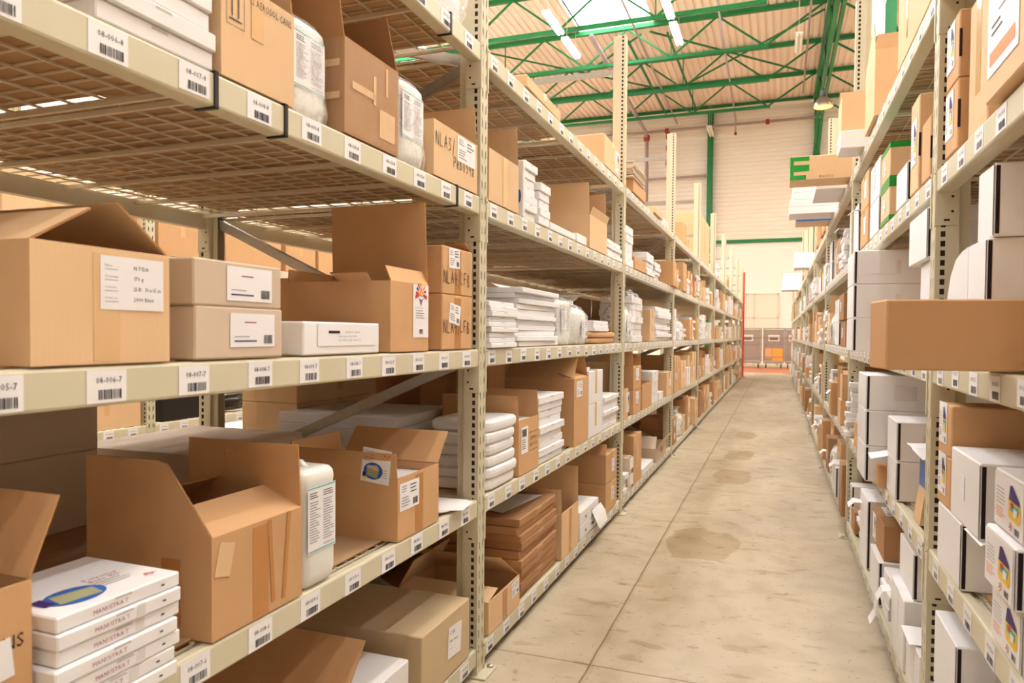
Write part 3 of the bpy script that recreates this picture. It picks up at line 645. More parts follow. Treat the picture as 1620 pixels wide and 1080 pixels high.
def ribbed(name, x0, x1, z0, z1, y, P=0.2, m=WALLM):
    mb = MB(); z = z0
    while z < z1:
        mb.poly([(x0, y, z), (x1, y, z), (x1, y, z+P*.62), (x0, y, z+P*.62)]); mb.poly([(x0, y, z+P*.62), (x1, y, z+P*.62), (x1, y+.035, z+P*.7), (x0, y+.035, z+P*.7)])
        mb.poly([(x0, y+.035, z+P*.7), (x1, y+.035, z+P*.7), (x1, y+.035, z+P*.92), (x0, y+.035, z+P*.92)]); mb.poly([(x0, y+.035, z+P*.92), (x1, y+.035, z+P*.92), (x1, y, z+P), (x0, y, z+P)]); z += P
    mb.box(x0, x1, y+.05, y+.2, z0, z1+.2); return struct(mb.build(name, [m]))
ribbed('wall_far', -19, 10.2, 5.8, 11.9, YW)
struct(MB().box(-19, 10.2, YW, YW+.2, 0, 5.75).build('wall_far_lower', [WLOW]))
struct(MB().box(-19.2, -19, -6.2, YW+.3, 0, 12).build('wall_left', [SIDEW])); struct(MB().box(10.2, 10.4, -6.2, YW+.3, 0, 12).build('wall_right', [SIDEW]))
struct(MB().box(-19.2, 10.4, -6.4, -6.2, 0, 12).build('wall_near', [NEARW]))
struct(MB().box(-19, 10.2, YW-.1, YW, 5.64, 5.80).build('trim_1', [GST]))
# sliding door in the far wall
d = struct(obj('door_1', None, None, (-0.72, YW-.06, 0)))
DORM = mat('cream door sheet', (240, 228, 210), 0.5, var=0.02)
b = MB(); b.box(-.72, .72, 0, .05, 0, 3.3); b.build('door_panel', [DORM], d)
b = MB()
for x in (-.72, -.36, .66): b.box(x, x+.06, -.03, 0, 0, 3.3)
for z in (0, 1.3, 2.15, 3.24): b.box(-.72, .72, -.03, 0, z, z+.06)
b.build('door_frame', [SIDEW], d)
# --- green steel: wall columns, girder, joists, bracing
for i, (x, w) in enumerate(((-3.12, .24), (-7.65, .24), (1.5, .24), (-12.3, .24), (6.2, .24))):
    b = MB(); b.box(x-w/2, x+w/2, YW-.32, YW-.30, 0, 11.9); b.box(x-w/2, x+w/2, YW-.04, YW-.02, 0, 11.9); b.box(x-.01, x+.01, YW-.30, YW-.04, 0, 11.9)
    tag(b.build('steel_column', [GST]), 'green steel column against the far wall, %s from the left' % ORD[(1, 0, 0, 0, 0)[i]+(0, 0, 3, 0, 4)[i] if i in (0, 2, 4) else (1 if i == 1 else 0)] if False else 'green steel column against the far wall, %s from the left' % ['third', 'second', 'fourth', 'first', 'fifth'][i], 'column', 'green wall columns')
JY = [18.3, 21.6, 24.87, 28.13, 31.4, 34.75]
g = thing('lattice_girder', 'green lattice girder under the roof above the right rack', 'girder', (1.42, 0, 0))
b = MB(); b.box(-.12, -.02, -6, YW-.34, 11.72, 11.9); b.box(.02, .12, -6, YW-.34, 11.72, 11.9); b.build('top_chord', [GST], g)
b = MB(); b.box(-.13, -.03, -6, 31.0, 10.1, 10.25); b.box(.03, .13, -6, 31.0, 10.1, 10.25)
for s in (-.08, .08): b.bar((s, 31.0, 10.17), (s, YW-.45, 9.0), .1, .12)
b.build('bottom_chord', [GST], g)
yy = 5.3; k = 0
while yy < 31:
    MB().bar((0, yy, 10.2 if k % 2 else 11.8), (0, yy+1.65, 11.8 if k % 2 else 10.2), .07, .07).build('web_bar', [GST], g); yy += 1.65; k += 1
for i, y in enumerate(JY):
    t = thing('roof_joist', 'green lattice roof joist over the racks, %s counting from the far wall' % ORD[len(JY)-1-i], 'roof joist', (0, y, 0), 0, 'green roof joists')
    b = MB(); b.box(-18.9, 1.28, -.07, .07, 11.84, 11.98); b.build('top_chord', [GST], t)
    if i < 5:
        b = MB(); b.box(-18.9, -0.45, -.07, -.01, 10.66, 10.76); b.box(-18.9, -0.45, .01, .07, 10.66, 10.76); b.build('bottom_chord', [GST], t)
        w = MB(); x = -0.55; w.bar((x, 0, 10.72), (1.25, 0, 11.88), .06, .06)
        while x > -18.5:
            w.bar((x, 0, 10.72), (x-1.5, 0, 11.88), .055, .055); w.bar((x-1.5, 0, 11.88), (x-3.0, 0, 10.72), .055, .055)
            if int(x) % 2 == 0: w.bar((x-3.0, 0, 10.72), (x-3.0, 0, 11.88), .035, .035)
            x -= 3.0
        w.build('web_bars', [GST], t)
    c = MB(); c.box(1.56, 10.1, -.07, .07, 11.84, 11.98)
    c.bar((1.56, 0, 11.9), (3.3, 0, 10.72), .06, .06); c.box(3.2, 10.1, -.06, .06, 10.66, 10.76)
    for x in (3.3, 6.3): c.bar((x, 0, 10.72), (x+1.5, 0, 11.88), .055, .055); c.bar((x+1.5, 0, 11.88), (x+3.0, 0, 10.72), .055, .055)
    c.build('chord_right_of_girder', [GST], t)
for n, (xa, xb) in enumerate(((-4.3, 1.2), (-10.2, -4.6))):
    t = thing('wind_bracing', 'thin green crossed wind braces in the roof, %s of the lit battens' % ('right' if n == 0 else 'left'), 'brace', ((xa+xb)/2, 28.1, 11.74), 0, 'green wind braces'); w = (xb-xa)/2
    MB().bar((-w, -3.1, 0), (w, 3.1, 0), .06, .05).build('brace_arm', [GST], t); MB().bar((w, -3.1, -.06), (-w, 3.1, -.06), .06, .05).build('brace_arm', [GST], t)
for n, x in enumerate((-5.1, -3.7)): tag(MB().bar((x, 25.0, 11.62), (x+.05, 34.6, 11.62), .07, .06).build('roof_tie', [GST]), 'long green roof tie running to the far wall, %s one' % ('left' if n == 0 else 'right'), 'brace', 'green roof ties')
# second girder column and white down pipe above the right rack
x, z = ony(1409, 30, 13.0); x0 = ony(1400, 30, 13.0)[0]; x1 = ony(1419, 30, 13.0)[0]
b = MB(); b.box(x0, x1, 13.0, 13.03, 0, 10.08); b.box(x0, x1, 13.2, 13.23, 0, 10.08); b.box((x0+x1)/2-.008, (x0+x1)/2+.008, 13.03, 13.2, 0, 10.08)
tag(b.build('steel_column', [GST]), 'broad green steel column rising behind the right rack', 'column')
x0 = ony(1378, 30, 12.9)[0]; x1 = ony(1399, 30, 12.9)[0]; b = MB(); b.lathe([((x1-x0)/2, 0), ((x1-x0)/2, 10.05)], 20, 0, ((x0+x1)/2, 12.8, 0))
for z in (3.5, 5.6, 6.6, 8.0): b.lathe([((x1-x0)/2+.012, z), ((x1-x0)/2+.012, z+.04)], 20, 0, ((x0+x1)/2, 12.8, 0))
tag(b.build('down_pipe', [HOUS]), 'white vertical down pipe beside the broad green column', 'pipe')
# pipes
def pipe(label, path, r, m=PIP, fit=()):
    t = thing('pipe', label, 'pipe'); MB().tube(path, r, 10).build('run', [m], t, smooth=True)
    for p in fit: MB().lathe([(r*1.5, -r*1.7), (r*1.7, 0), (r*1.5, r*1.7)], 12, 0, p).build('coupling', [RFT], t, smooth=True)
pipe('thick grey sprinkler main along the roof, dropping at the far wall', [(-5.84, 22.95, 11.0), (-6.07, 34.4, 11.0), (-6.05, 34.75, 10.7), (-6.0, 34.8, 2.0)], .085, fit=((-6.05, 34.75, 10.75),))
pipe('grey sprinkler branch near the skylight', [(-4.4, 8, 11.25), (-4.6, 34.5, 11.25)], .035)
pipe('grey sprinkler branch right of the lit battens', [(-1.7, 8, 11.2), (-1.97, 34.5, 11.2), (-1.97, 34.5, 10.6)], .035, fit=((-1.97, 34.5, 10.55),))
pipe('grey sprinkler branch left of the lattice girder', [(0.7, 8, 11.2), (0.79, 31.7, 11.2)], .035)
pipe('grey header pipe running across the far wall', [(-18, 34.72, 10.98), (1.6, 34.72, 11.04)], .06, fit=((-5.1, 34.72, 11.0), (-3.1, 34.72, 11.0), (-0.6, 34.72, 11.02)))
pipe('grey riser pipe with red valves on the far wall', [(-5.02, 34.75, 11.0), (-5.02, 34.75, 1.5)], .075, fit=((-5.02, 34.75, 10.75), (-5.02, 34.75, 10.2), (-5.02, 34.75, 9.5)))
pipe('grey lower cross pipe between wall column and riser', [(-8.2, 34.8, 8.78), (-3.2, 34.8, 8.8)], .055)
pipe('cream cable tray hung below the last joist', [(-14, 34.1, 11.55), (1.3, 34.1, 11.6)], .07, SIDEW)
# --- battens (lit in pairs) and hanging lamps
def batten(x, y, z, label, lit=True):
    t = thing('fluorescent_batten', label, 'ceiling light', (x, y, z), 0, 'fluorescent battens')
    b = MB(); b.slab([(-.11, -.76, .05), (.11, -.76, .05), (.11, .76, .05), (-.11, .76, .05)], (0, 0, .05)); b.bar((0, -.5, .1), (0, -.5, 12.0-z), .008, .008); b.bar((0, .5, .1), (0, .5, 12.0-z), .008, .008); b.build('housing', [HOUS], t)
    d = MB()
    for s in (-.055, .055): d.tube([(s, -.73, .02), (s, .73, .02)], .035, 8)
    d.build('tube', [TUBE if lit else HOUS], t)
rows = [-15.75, -12.55, -9.35, -6.15, -2.95, 0.35, 3.45, 6.65]
nb = 0
for yi, y in enumerate((-1.2, 4.2, 9.6, 15.2, 20.75)):  # first line is unseen, added as fill from behind the camera
    for xi, x in enumerate(rows):
        if y > 20 and x > 0: continue
        for s in (-.95, .95):
            batten(x, y+s, 10.15, '%s white batten, %s row from left, %s line from near wall' % ('nearer' if s < 0 else 'farther', ORD[xi], ORD[yi]))
for i, (x, y) in enumerate(((-2.95, 33.0), (.45, 24.0))): batten(x, y, 10.3, 'unlit fluorescent batten hanging %s' % ('near the far wall' if i == 0 else 'left of the lattice girder'), False)
def bay_lamp(x, y, z, label):
    t = thing('bell_lamp', label, 'hanging lamp', (x, y, z), 0, 'bell-shaped hanging lamps')
    MB().lathe([(.25, 0), (.245, .02), (.21, .12), (.14, .22), (.08, .27), (.075, .272), (.13, .215), (.2, .115), (.235, .02), (.235, 0)], 28, 0, (0, 0, 0), False).build('lamp_shade', [ALU], t, smooth=True)
    MB().lathe([(.06, .26), (.07, .3), (.07, .42), (.04, .46)], 16).build('ballast', [BLK], t)
    MB().tube([(0, 0, .45), (0, 0, 12.0-z)], .008, 6).build('cord', [BLK], t)
    MB().lathe([(.01, .012), (.225, .012), (.225, .02), (.1, .10)], 24).build('bulb', [BULBW if z < 8 else FILL_BULB], t)
bay_lamp(0.98, 20, 7.15, 'bell-shaped warm lamp glowing below the lattice girder above the aisle')
for i, (x, y) in enumerate(((0.98, 6), (8.5, 30), (4.6, 30), (-10, 30), (4.6, 20))): bay_lamp(x, y, 9.6, 'bell-shaped warm lamp hung high, %s' % ['over the near part of the right rack', 'by the right wall near the far corner', 'in the hidden far corner right of the aisle', 'far left of the aisle end', 'behind the middle of the right rack'][i])  # lamps added out of view as fill light
# --- carts beyond the racks
def cart(x0, x1, label, panels):
    w = x1-x0; t = thing('roll_cage_cart', label, 'cart', ((x0+x1)/2, 32.0, 0), 0, 'roll cage carts past the rack ends'); h = w/2
    MB().cbox(-h, h, -.3, .3, .20, .27, .01).build('platform', [CART], t)
    for sx in (-1, 1):
        for sy in (-1, 1):
            b = MB(); b.tube([(sx*(h-.1)-.02, sy*.22, .075), (sx*(h-.1)+.02, sy*.22, .075)], .075, 16); c = b.build('castor', [RUB], t)
            MB().box(sx*(h-.1)-.03, sx*(h-.1)+.03, sy*.22-.02, sy*.22+.02, .1, .2).build('fork', [GLV], c)
    f = MB()
    for sx in (-1, 1):
        for sy in (-1, 1): f.box(sx*h-.025, sx*h+.025, sy*.28-.02, sy*.28+.02, .27, 1.66)
    for z in (.45, 1.0, 1.25, 1.63): f.box(-h, h, -.30, -.27, z, z+.035); f.box(-h, h, .27, .30, z, z+.035)
    f.build('frame', [CART], t)
    p = MB(); p.box(-h+.03, h-.03, -.265, -.25, .3, 1.6); p.build('front_panel', [CART], t)
    q = MB(); q.box(-.22, .22, -.285, -.267, 1.12, 1.38); q.build('document_holder', [SIDEW], t); MB().box(-.16, .16, -.29, -.286, 1.17, 1.30).build('plate', [ALU], t)
    if panels:
        MB().box(-.05, h-.04, -.29, -.267, .32, .82).build('orange_board', [ORNG], t)
        MB().box(-h+.05, -.07, -.285, -.267, .4, .82).build('plywood_board', [WOOD], t)
    return t
cart(-1.72, -.66, 'grey roll cage cart half hidden by the left rack end', False)
cart(-.55, .24, 'grey roll cage cart with orange board in the middle of the aisle end', True)
cart(.30, .98, 'dark grey roll cage cart partly hidden by the right rack end', False)
# ================================================================== THE RACKS
LX, RX, BX = -1.074, 0.445, -4.0
NL, NR = 9, 10
LB = ['nearest left bay', 'second left bay', 'third left bay', 'fourth left bay', 'fifth left bay', 'sixth left bay', 'seventh left bay', 'eighth left bay', 'ninth left bay']
BB = ['%s bay of the rack beyond' % x for x in ('first', 'second', 'third', 'fourth')]
RB = [x.replace('left', 'right') for x in LB] + ['tenth right bay']
for k in range(NL+1): upright(LX, 2.538+2.7*(k-1), 1, 'beige perforated rack upright of the left rack, %s from the camera' % ORD[k])
for k in range(NR+1): upright(RX, 2.505+2.7*(k-1), -1, 'beige perforated rack upright of the right rack, %s from the camera' % ORD[k], full=k < 5)
for k in range(5): upright(BX, 1.0+2.7*(k-1), 1, 'beige rack upright of the rack beyond the left one, %s from the camera' % ORD[k], full=False)
for k in range(NL): rack_bay(LX, 1, 2.608+2.7*(k-1), LZ, k, LB, '08', labels=2 if k < 3 else (1 if k < 7 else 0), liner=True, ties=((3, 1.165), (3, 1.385), (3, 2.33), (4, 2.27)) if k == 0 else ())
for k in range(NR): rack_bay(RX, -1, 2.575+2.7*(k-1), RZ, k, RB, '09', labels=2 if k < 2 else (1 if k < 6 else 0), liner=True, back=k < 3)
for k in range(4): rack_bay(BX, 1, 1.07+2.7*(k-1), LZ, k, BB, '07', labels=2 if k in (1, 2) else 0, liner=False, back=False, lab_levels=(1, 2))
b = thing('end_post', 'red painted steel post at the far end of the left rack', 'post', (LX+.02, 24.36, 0))
MB().box(-.05, .03, 0, .07, 0, 3.38).build('post', [RPO], b); MB().cbox(-.1, .08, -.04, .11, 0, .01, .002).build('base_plate', [RPO], b)
for i, (x, y, z, n) in enumerate([(LX-RD-.02, 2.0, 2.42, 0)]): pass
S = lambda k, lv: SH[('L', k, lv)]
SH = {}
for k in range(NL):
    for lv in range(5): SH[('L', k, lv)] = Shelf(LX, 1, LZ[lv], '%s, %s' % (LVL[lv], LB[k]), 'left')
for k in range(NR):
    for lv in range(5): SH[('R', k, lv)] = Shelf(RX, -1, RZ[lv], '%s, %s' % (LVL[lv], RB[k]), 'right')
def Y(u): return onx(u, 534, LX)[0]
def YR(u): return onx(u, 534, RX)[0]
def mk(txt, x, y, size, m=INK, hand=False):
    p = Pn(.3, .3, None)
    return p.hand(x, y, size, txt, m) if hand else p.text(x, y, size, txt, m)
# ------------------------------------------------------------------ nearest left bay
s = S(0, 2)
carton(s, .777, 1.046, .197, .38, 0.0, m=KL, opn=True, flaps=(('near', .127, -59), ('far', .135, -52), ('back', .1, 20)), labels=(('front', .45, .47, P_ref(.132, .092)),), vtape=True, ttype=TAPT, label='large kraft carton with tented flaps and white data label, third shelf, nearest left bay')
carton(s, 1.109, 1.375, .108, .38, 0.0, m=KG, tape=False, labels=(('front', .36, .22, P_grey(.14, .072, 3)),), label='lower of two grey-beige flat cartons beside the tented carton')
carton(s, 1.105, 1.371, .094, .38, 0.0, z=s.z+.1085, m=KG, tape=False, labels=(('front', .34, .14, P_grey(.14, .072, 4)),), label='upper of two grey-beige flat cartons beside the tented carton')
t = carton(s, 1.453, 1.805, .083, .27, 0.0, m=WH, tape=False, name='mailer_box', label='long low white mailer box with printed address, in front of tall kraft carton', cat='box')
pn = Pn(.27, .055); pn.rect(.045, .032, .05, .007, INK).text(.12, .033, .005, 'NOVALUX COMPANY', GREY).text(.09, .022, .005, 'W-gel 2120 x 100 x 170 MM', GREY).text(.09, .012, .005, 'NO. 108/57-11  CAD. YVO/PG 207', GREY)
obj('tuck_flap', pn.mesh('tuck_flap', (.1362, -.12, .022), (0, 1, 0), (0, 0, 1)), t)
carton(s, 1.868, 2.114, .212, .367, 0.0, m=KR, opn=True, flaps=(('far', .268, -3), ('front', .05, -25), ('near', .05, 62, [(.52, 0), (.82, 0), (.84, .9), (.5, .9)]), ('back', .04, 0)), labels=(('front', .56, .2, P_crest(.104, .168)),), label='kraft carton with one very tall raised flap and crest label, third shelf')
for i, (z0, h) in enumerate(((0, .192), (.193, .165))):
    hn = Pn(.25, .1, None).hand(.01, .05 if i == 0 else .03, .042, 'NLA4/LFB.1', INK, .0032, .72)
    carton(s, 2.216, 2.472, h, .38, 0.0, z=s.z+z0, m=KR, tape=False, vtape=True, ttype=TAPE, labels=(('front', .2, .5 if i == 0 else .55, P_ship(.09, .07, i+3), -8 if i == 0 else 2), ('front', .0, .05, hn)), label='%s of two kraft cartons hand-marked NLA4 beside the rack upright' % ('lower' if i == 0 else 'upper'), flaps=() if i == 0 else (('far', .06, -60),))
s = S(0, 3)
carton(s, .42, .875, .22, .36, -.14, m=KG, label='pale grey carton standing back left of the white pile, fourth shelf')
stack(s, .895, 1.16, 8, .29, .36, .0, what='white flat box', where='pile beside the aerosol carton', jit=.01)
ar = Pn(.3, .3, None); ar.rect(.0, .0, .0012, .09).rect(.052, .0, .0012, .09).rect(0, 0, .053, .0012).rect(0, .09, .053, .0012).rect(.008, .012, .037, .003).rect(.015, .02, .003, .05).rect(.034, .02, .003, .05).poly([(.009, .068), (.024, .068), (.0165, .083)], INK).poly([(.028, .068), (.043, .068), (.0355, .083)], INK)
carton(s, 1.181, 1.416, .212, .36, 0.0, m=KL, opn=True, ttype=TAPT, flaps=(('far', .12, -8), ('back', .1, 10)), labels=(('front', .06, .52, ar), ('front', .36, .84, Pn(.2, .05, None).text(0, 0, .016, '12 AEROSOL CANS', INK, wmax=.14)), ('front', .38, .5, Pn(.04, .1, TAPT, .0004))), label='kraft carton printed 12 AEROSOL CANS with arrow mark, fourth shelf, nearest left bay')
jerrycan(s, 1.44, 1.60, .25, .16, -.03, 'bagged white canister between aerosol carton and shiny taped carton', bag=True)
carton(s, 1.626, 1.908, .25, .30, 0.0, m=KD, opn=True, film=True, flaps=(('near', .2, 12), ('far', .15, -22), ('back', .1, 20)), labels=(('front', .12, .5, Pn(.11, .02, KL)), ('front', .5, .45, Pn(.014, .08, KL)), ('front', .62, .12, Pn(.085, .08, KL)), ('front', .74, .62, Pn(.01, .08, KL)), ('near', .55, .7, Pn(.12, .018, KL)), ('near', .55, .36, Pn(.12, .018, KL))), label='film-wrapped shiny kraft carton with raised flaps, fourth shelf, nearest left bay')
jerrycan(s, 1.935, 2.11, .262, .17, -.01, 'bagged white canister between shiny carton and hand-marked carton', bag=True)
hn = Pn(.34, .1, None).hand(.0, .07, .042, 'NLA3/', INK, .0028).hand(.14, .025, .036, 'PRB0548', INK, .0028, .74)
carton(s, 2.146, 2.511, .183, .36, 0.0, m=KL, opn=True, flaps=(('back', .12, 0), ('far', .14, -4), ('near', .05, -85)), labels=(('front', .5, .47, P_ship(.16, .09, 7, False)), ('front', .04, .18, hn)), label='open kraft carton hand-marked NLA3 at the upright, fourth shelf, nearest left bay')
s = S(0, 4)
carton(s, .1, .98, .32, .9, -.04, m=KR, desc='wide kraft carton'); carton(s, 1.0, 1.72, .3, .9, -.04, m=KR, desc='wide kraft carton'); carton(s, 1.76, 2.08, .22, .5, -.06, m=KL, desc='short kraft carton')
carton(s, 1.75, 2.4, .22, .5, -.7, m=KL, label='pale carton behind the film bag, top shelf, nearest left bay')
sack(s, 2.12, 2.47, .17, .3, .0, 'crumpled clear film bag with blue print on the top shelf edge', seed=3, inner=WH)
s = S(0, 1)
ans = Pn(.2, .05, None).text(.0, 0, .022, '12 AEROSOL CANS', INK, wmax=.25)
carton(s, .44, .776, .252, .36, 0.0, m=KR, opn=True, flaps=(('far', .13, 24), ('back', .1, 0)), labels=(('front', .22, .62, ans), ('front', .62, .42, Pn(.1, .06), 6)), label='kraft carton with CANS print at the left picture edge, second shelf')
def eprint(i, w, th):
    p = Pn(w, th, None); p.text(w*.26, th*.3, th*.28, 'MANUSTRA T', MAG); p.rect(w*.82, th*.42, w*.03, th*.12, INK); return p.rect(w*.6, th*.02, w*.07, th*.9, WTP, 0) if i % 3 else p
stack(s, .79, 1.035, 7, .188, .24, .035, what='white flat sleeve', where='pile by the large torn carton', jit=.008, rzj=.015, mark=eprint, name='flat_sleeve_box')
top = Pn(.2, .2, None); top.ellipse(.06, .06, .052, .04, BLU).poly([(.02, .04), (.09, .03), (.1, .07), (.03, .085)], OLV, 2).text(.11, .1, .012, 'Polyester', MAG).text(.11, .085, .012, 'Base 150', MAG).lines(.11, .075, .08, 3, .01, GREY, .003).rect(.0, .05, .02, .04, PUR, 2); crest(top, .19, .035, .01)
for o in bpy.data.objects:
    if o.get('label') == 'white flat sleeve, seventh up in pile by the large torn carton': obj('printing', top.mesh('printing', (.115, -.1, .188/7-.0008), (0, 1, 0), (-1, 0, 0)), o)
carton(s, 1.152, 1.449, .215, .347, 0.0, m=KR, opn=True, vtape=True, ttype=TAPE, flaps=(('near', .15, 0, [(0, 0), (1, 0), (.66, .96), (.6, 1), (0, 1)]), ('far', .15, -2), ('front', .12, -68), ('back', .12, -60)), labels=(('front', .02, .62, Pn(.045, .07, KL), -14), ('front', .62, .1, Pn(.012, .19, TAPE), 4), ('front', .74, .08, Pn(.012, .2, TAPE), -6), ('near', .62, .1, Pn(.05, .14, TAPE))), label='large open kraft carton with cut side flap and torn corner, second shelf')
jerrycan(s, 1.458, 1.606, .305, .19, 0.0, 'white canister with blue-lined label standing free, second shelf, nearest left bay')
carton(s, 1.916, 2.197, .195, .383, 0.0, m=KR, opn=True, vtape=True, ttype=TAPE, flaps=(('near', .075, 2), ('far', .13, 42), ('back', .09, 8)), cont=(.86, PAP), labels=(('front', .04, .46, P_ship(.125, .085, 9), 0), ('near', .66, .93, P_fabric(.10, .105), -6)), label='open kraft carton with fabric swatch card sticking out, second shelf, near upright')
for i, (a, b_, z) in enumerate(((2.23, 2.44, .006), (2.26, 2.47, .009))):
    zz = s.z+z; c = .02 if i else -.03; paper('loose white paper sheet lying beside the upright, %s one, second shelf' % ('upper' if i else 'lower'), [((LX-.25, a, zz), (LX-.22+c, b_, zz)), ((LX-.06, a+.02, zz), (LX-.04+c, b_+.01, zz)), ((LX+.02+c, a+.05, zz+.003), (LX+.02, b_-.02, zz+.003))])
carton(s, 1.0, 1.75, .245, .3, -1.03, m=KG, tape=False, label='lower of two wide grey cartons at the back, second shelf, nearest left bay')
carton(s, .98, 1.75, .215, .3, -1.03, z=s.z+.246, m=KG, tape=False, label='upper of two wide grey cartons at the back, second shelf, nearest left bay')
stack(s, 1.86, 2.46, 4, .23, .55, -.74, m=KG, what='grey-white flat carton', where='wide pile at the back, second shelf', jit=.02)
s = S(0, 0)
c40 = Pn(.11, .11); c40.text(.012, .082, .014, 'C 40', INK).text(.012, .055, .011, 'klar, matt', INK).text(.012, .03, .005, '120x80 cm', GREY).text(.012, .01, .007, '20', GREY)
carton(s, 2.08, 2.468, .222, .78, 0.0, m=TAN, tape=False, labels=(('front', .5, .3, c40, -5),), marks=(), label='big flat kraft carton labelled C 40 on the bottom shelf, nearest left bay')
carton(s, 1.66, 2.03, .17, .5, -.02, m=WH, tape=False, label='white flat carton left of the C 40 carton, bottom shelf')
carton(s, 1.15, 1.62, .15, .5, -.02, m=KR, opn=True, flaps=(('far', .24, 42), ('near', .12, 30)), desc='open kraft carton with lifted flap')
carton(s, .5, 1.05, .24, .5, -.02, m=KR, desc='kraft carton')
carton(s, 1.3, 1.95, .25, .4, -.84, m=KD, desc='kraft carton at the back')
# ------------------------------------------------------------------ second left bay
s = S(1, 3)
carton(s, 2.63, 2.972, .205, .34, 0.0, m=KL, opn=True, flaps=(('far', .165, -2), ('back', .1, -70)), labels=(('front', .44, .0, Pn(.05, .2, TAPT, .0005)),), label='kraft carton with upright corrugated flap beside the upright, fourth shelf, second left bay')
cov = Pn(.2, .24, WH); crest(cov, .14, .16, .014); cov.ellipse(.19, .09, .01, .03, BLU).lines(.1, .1, .05, 4, .012, GREY, .004)
carton(s, 3.035, 3.06, .25, .3, -.0, m=WH, tape=False, labels=(('near', .3, .0, cov),), name='display_board', cat='box', label='thin white printed box on edge before the small white boxes')
stack(s, 3.075, 3.25, 7, .262, .26, -.0, what='small white box', where='tall left column, fourth shelf', jit=.02)
stack(s, 3.262, 3.42, 5, .20, .26, -.0, what='small white box', where='shorter right column, fourth shelf', jit=.02)
carton(s, 3.44, 3.92, .036, .22, .0, m=WH, tape=False, name='flat_box', cat='box', desc='long flat white box'); carton(s, 3.95, 4.17, .05, .22, .0, m=WH, tape=False, name='flat_box', cat='box', desc='flat white box')
carton(s, 4.24, 4.70, .20, .30, .0, m=KL, opn=True, flaps=(('near', .19, 2), ('far', .2, -8), ('front', .05, 20), ('back', .1, 0)), desc='open kraft carton with tall flaps')
stack(s, 4.73, 5.20, 4, .12, .26, .0, what='flat white box', jit=.015)
stack(s, 4.6, 5.1, 5, .22, .35, -.45, what='flat white box', jit=.015)
s = S(1, 2)
stack(s, 2.635, 2.935, 9, .19, .22, .01, what='flat white box', where='tied pile beside the first upright', jit=.012)
stack(s, 3.02, 3.62, 11, .268, .46, -.01, what='long flat white box', where='large pile, third shelf', jit=.025, detail=False)
stack(s, 2.66, 2.96, 9, .2, .4, -.3, what='flat white box', where='pile behind the tied pile', jit=.02, detail=False)
jerrycan(s, 3.70, 3.93, .25, .17, -.02, 'bagged white canister with yellow and purple label, third shelf', bag=True)
bottle(s, 3.99, 4.27, .27, .0, 'large white bottle in a knotted plastic bag, third shelf', lab='ship')
for i in range(2): bottle(s, 3.75+i*.3, 3.98+i*.3, .27, -.32, 'bagged white bottle in the second row, %s one, third shelf' % ('nearer' if i == 0 else 'farther'))
stack(s, 4.36, 5.09, 2, .075, .24, .0, m=KR, what='kraft paper parcel', where='parcels under white boxes, third shelf', jit=.01, padded=True)
stack(s, 4.40, 4.80, 3, .07, .24, -.0, z=s.z+.077, what='flat white box', where='pile on the kraft parcels', jit=.01)
sack(s, 4.35, 5.08, .27, .32, -.3, 'clear bagged goods behind the kraft parcels, third shelf', seed=8, inner=WH)
carton(s, 2.7, 3.9, .3, .4, -.9, m=KR, desc='kraft carton at the back')
s = S(1, 1)
stack(s, 2.635, 2.995, 6, .285, .28, .01, m=WP, what='white padded envelope', where='pile beside the first upright', jit=.012, padded=True, name='padded_envelope', cat='envelope')
qp = Pn(.09, .12); qp.barcode(.01, .075, .06, .035, 5).lines(.01, .06, .06, 5, .01, INK, .003)
qt = Pn(.2, .1, None).rect(0, .085, .12, .002).rect(0, 0, .12, .002).text(.005, .05, .016, 'CONTENTS A', INK, wmax=.11).text(.005, .02, .016, 'AEROSOL CANS', INK, wmax=.11)
carton(s, 3.005, 3.287, .25, .38, .0, m=KR, opn=True, flaps=(('near', .11, 4), ('far', .12, -4), ('back', .1, 0)), cont=(.95, PAP), labels=(('front', .1, .38, qp), ('front', .5, .38, qt)), desc='open kraft carton printed AEROSOL CANS')
stack(s, 3.31, 3.735, 9, .33, .2, .0, what='flat white box', jit=.02)
carton(s, 3.925, 4.24, .385, .42, .0, m=KR, opn=True, flaps=(('near', .22, -38), ('far', .16, -30), ('front', .1, -70), ('back', .15, 0)), labels=(('front', .15, .72, P_ship(.13, .09, 12)),), desc='big open kraft carton')
for i in range(2): carton(s, 4.262, 4.63, .205, .3, .0, z=s.z+i*.206, m=WH, ttype=TAPT, label='%s of two white cartons beside the big open carton, second shelf' % ('upper' if i else 'lower'), flaps=(('near', .05, -60),) if i else ())
stack(s, 4.665, 5.13, 7, .22, .25, .0, what='flat white box', jit=.02)
stack(s, 2.66, 3.2, 6, .28, .6, -.42, what='wide white sheet pack', where='pile behind the envelopes', jit=.01, detail=False)
for i in range(3): carton(s, 2.8, 3.5, .15, .32, -1.03, z=s.z+i*.151, m=KL, label='kraft carton at the back of second left bay, %s from the bottom' % ORD[i])
carton(s, 3.6, 4.6, .4, .5, -.8, m=KD, desc='big kraft carton at the back')
s = S(1, 0)
carton(s, 2.66, 3.03, .135, .42, .0, m=KL, opn=True, flaps=(('far', .26, -58), ('near', .12, -80), ('back', .15, -30)), ttype=TAPE, vtape=True, labels=(('front', .72, .42, P_ship(.09, .065, 8), 4),), desc='low open kraft carton')
stack(s, 3.06, 3.63, 10, .375, .44, .0, m=KD, what='brown flat carton', where='large pile, bottom shelf', jit=.022)
zz = s.z+.377; paper('thin paper sheet lying on the brown flat carton pile', [((LX-.32, 3.2, zz), (LX-.3, 3.52, zz)), ((LX-.12, 3.12, zz+.004), (LX-.06, 3.55, zz+.004))])
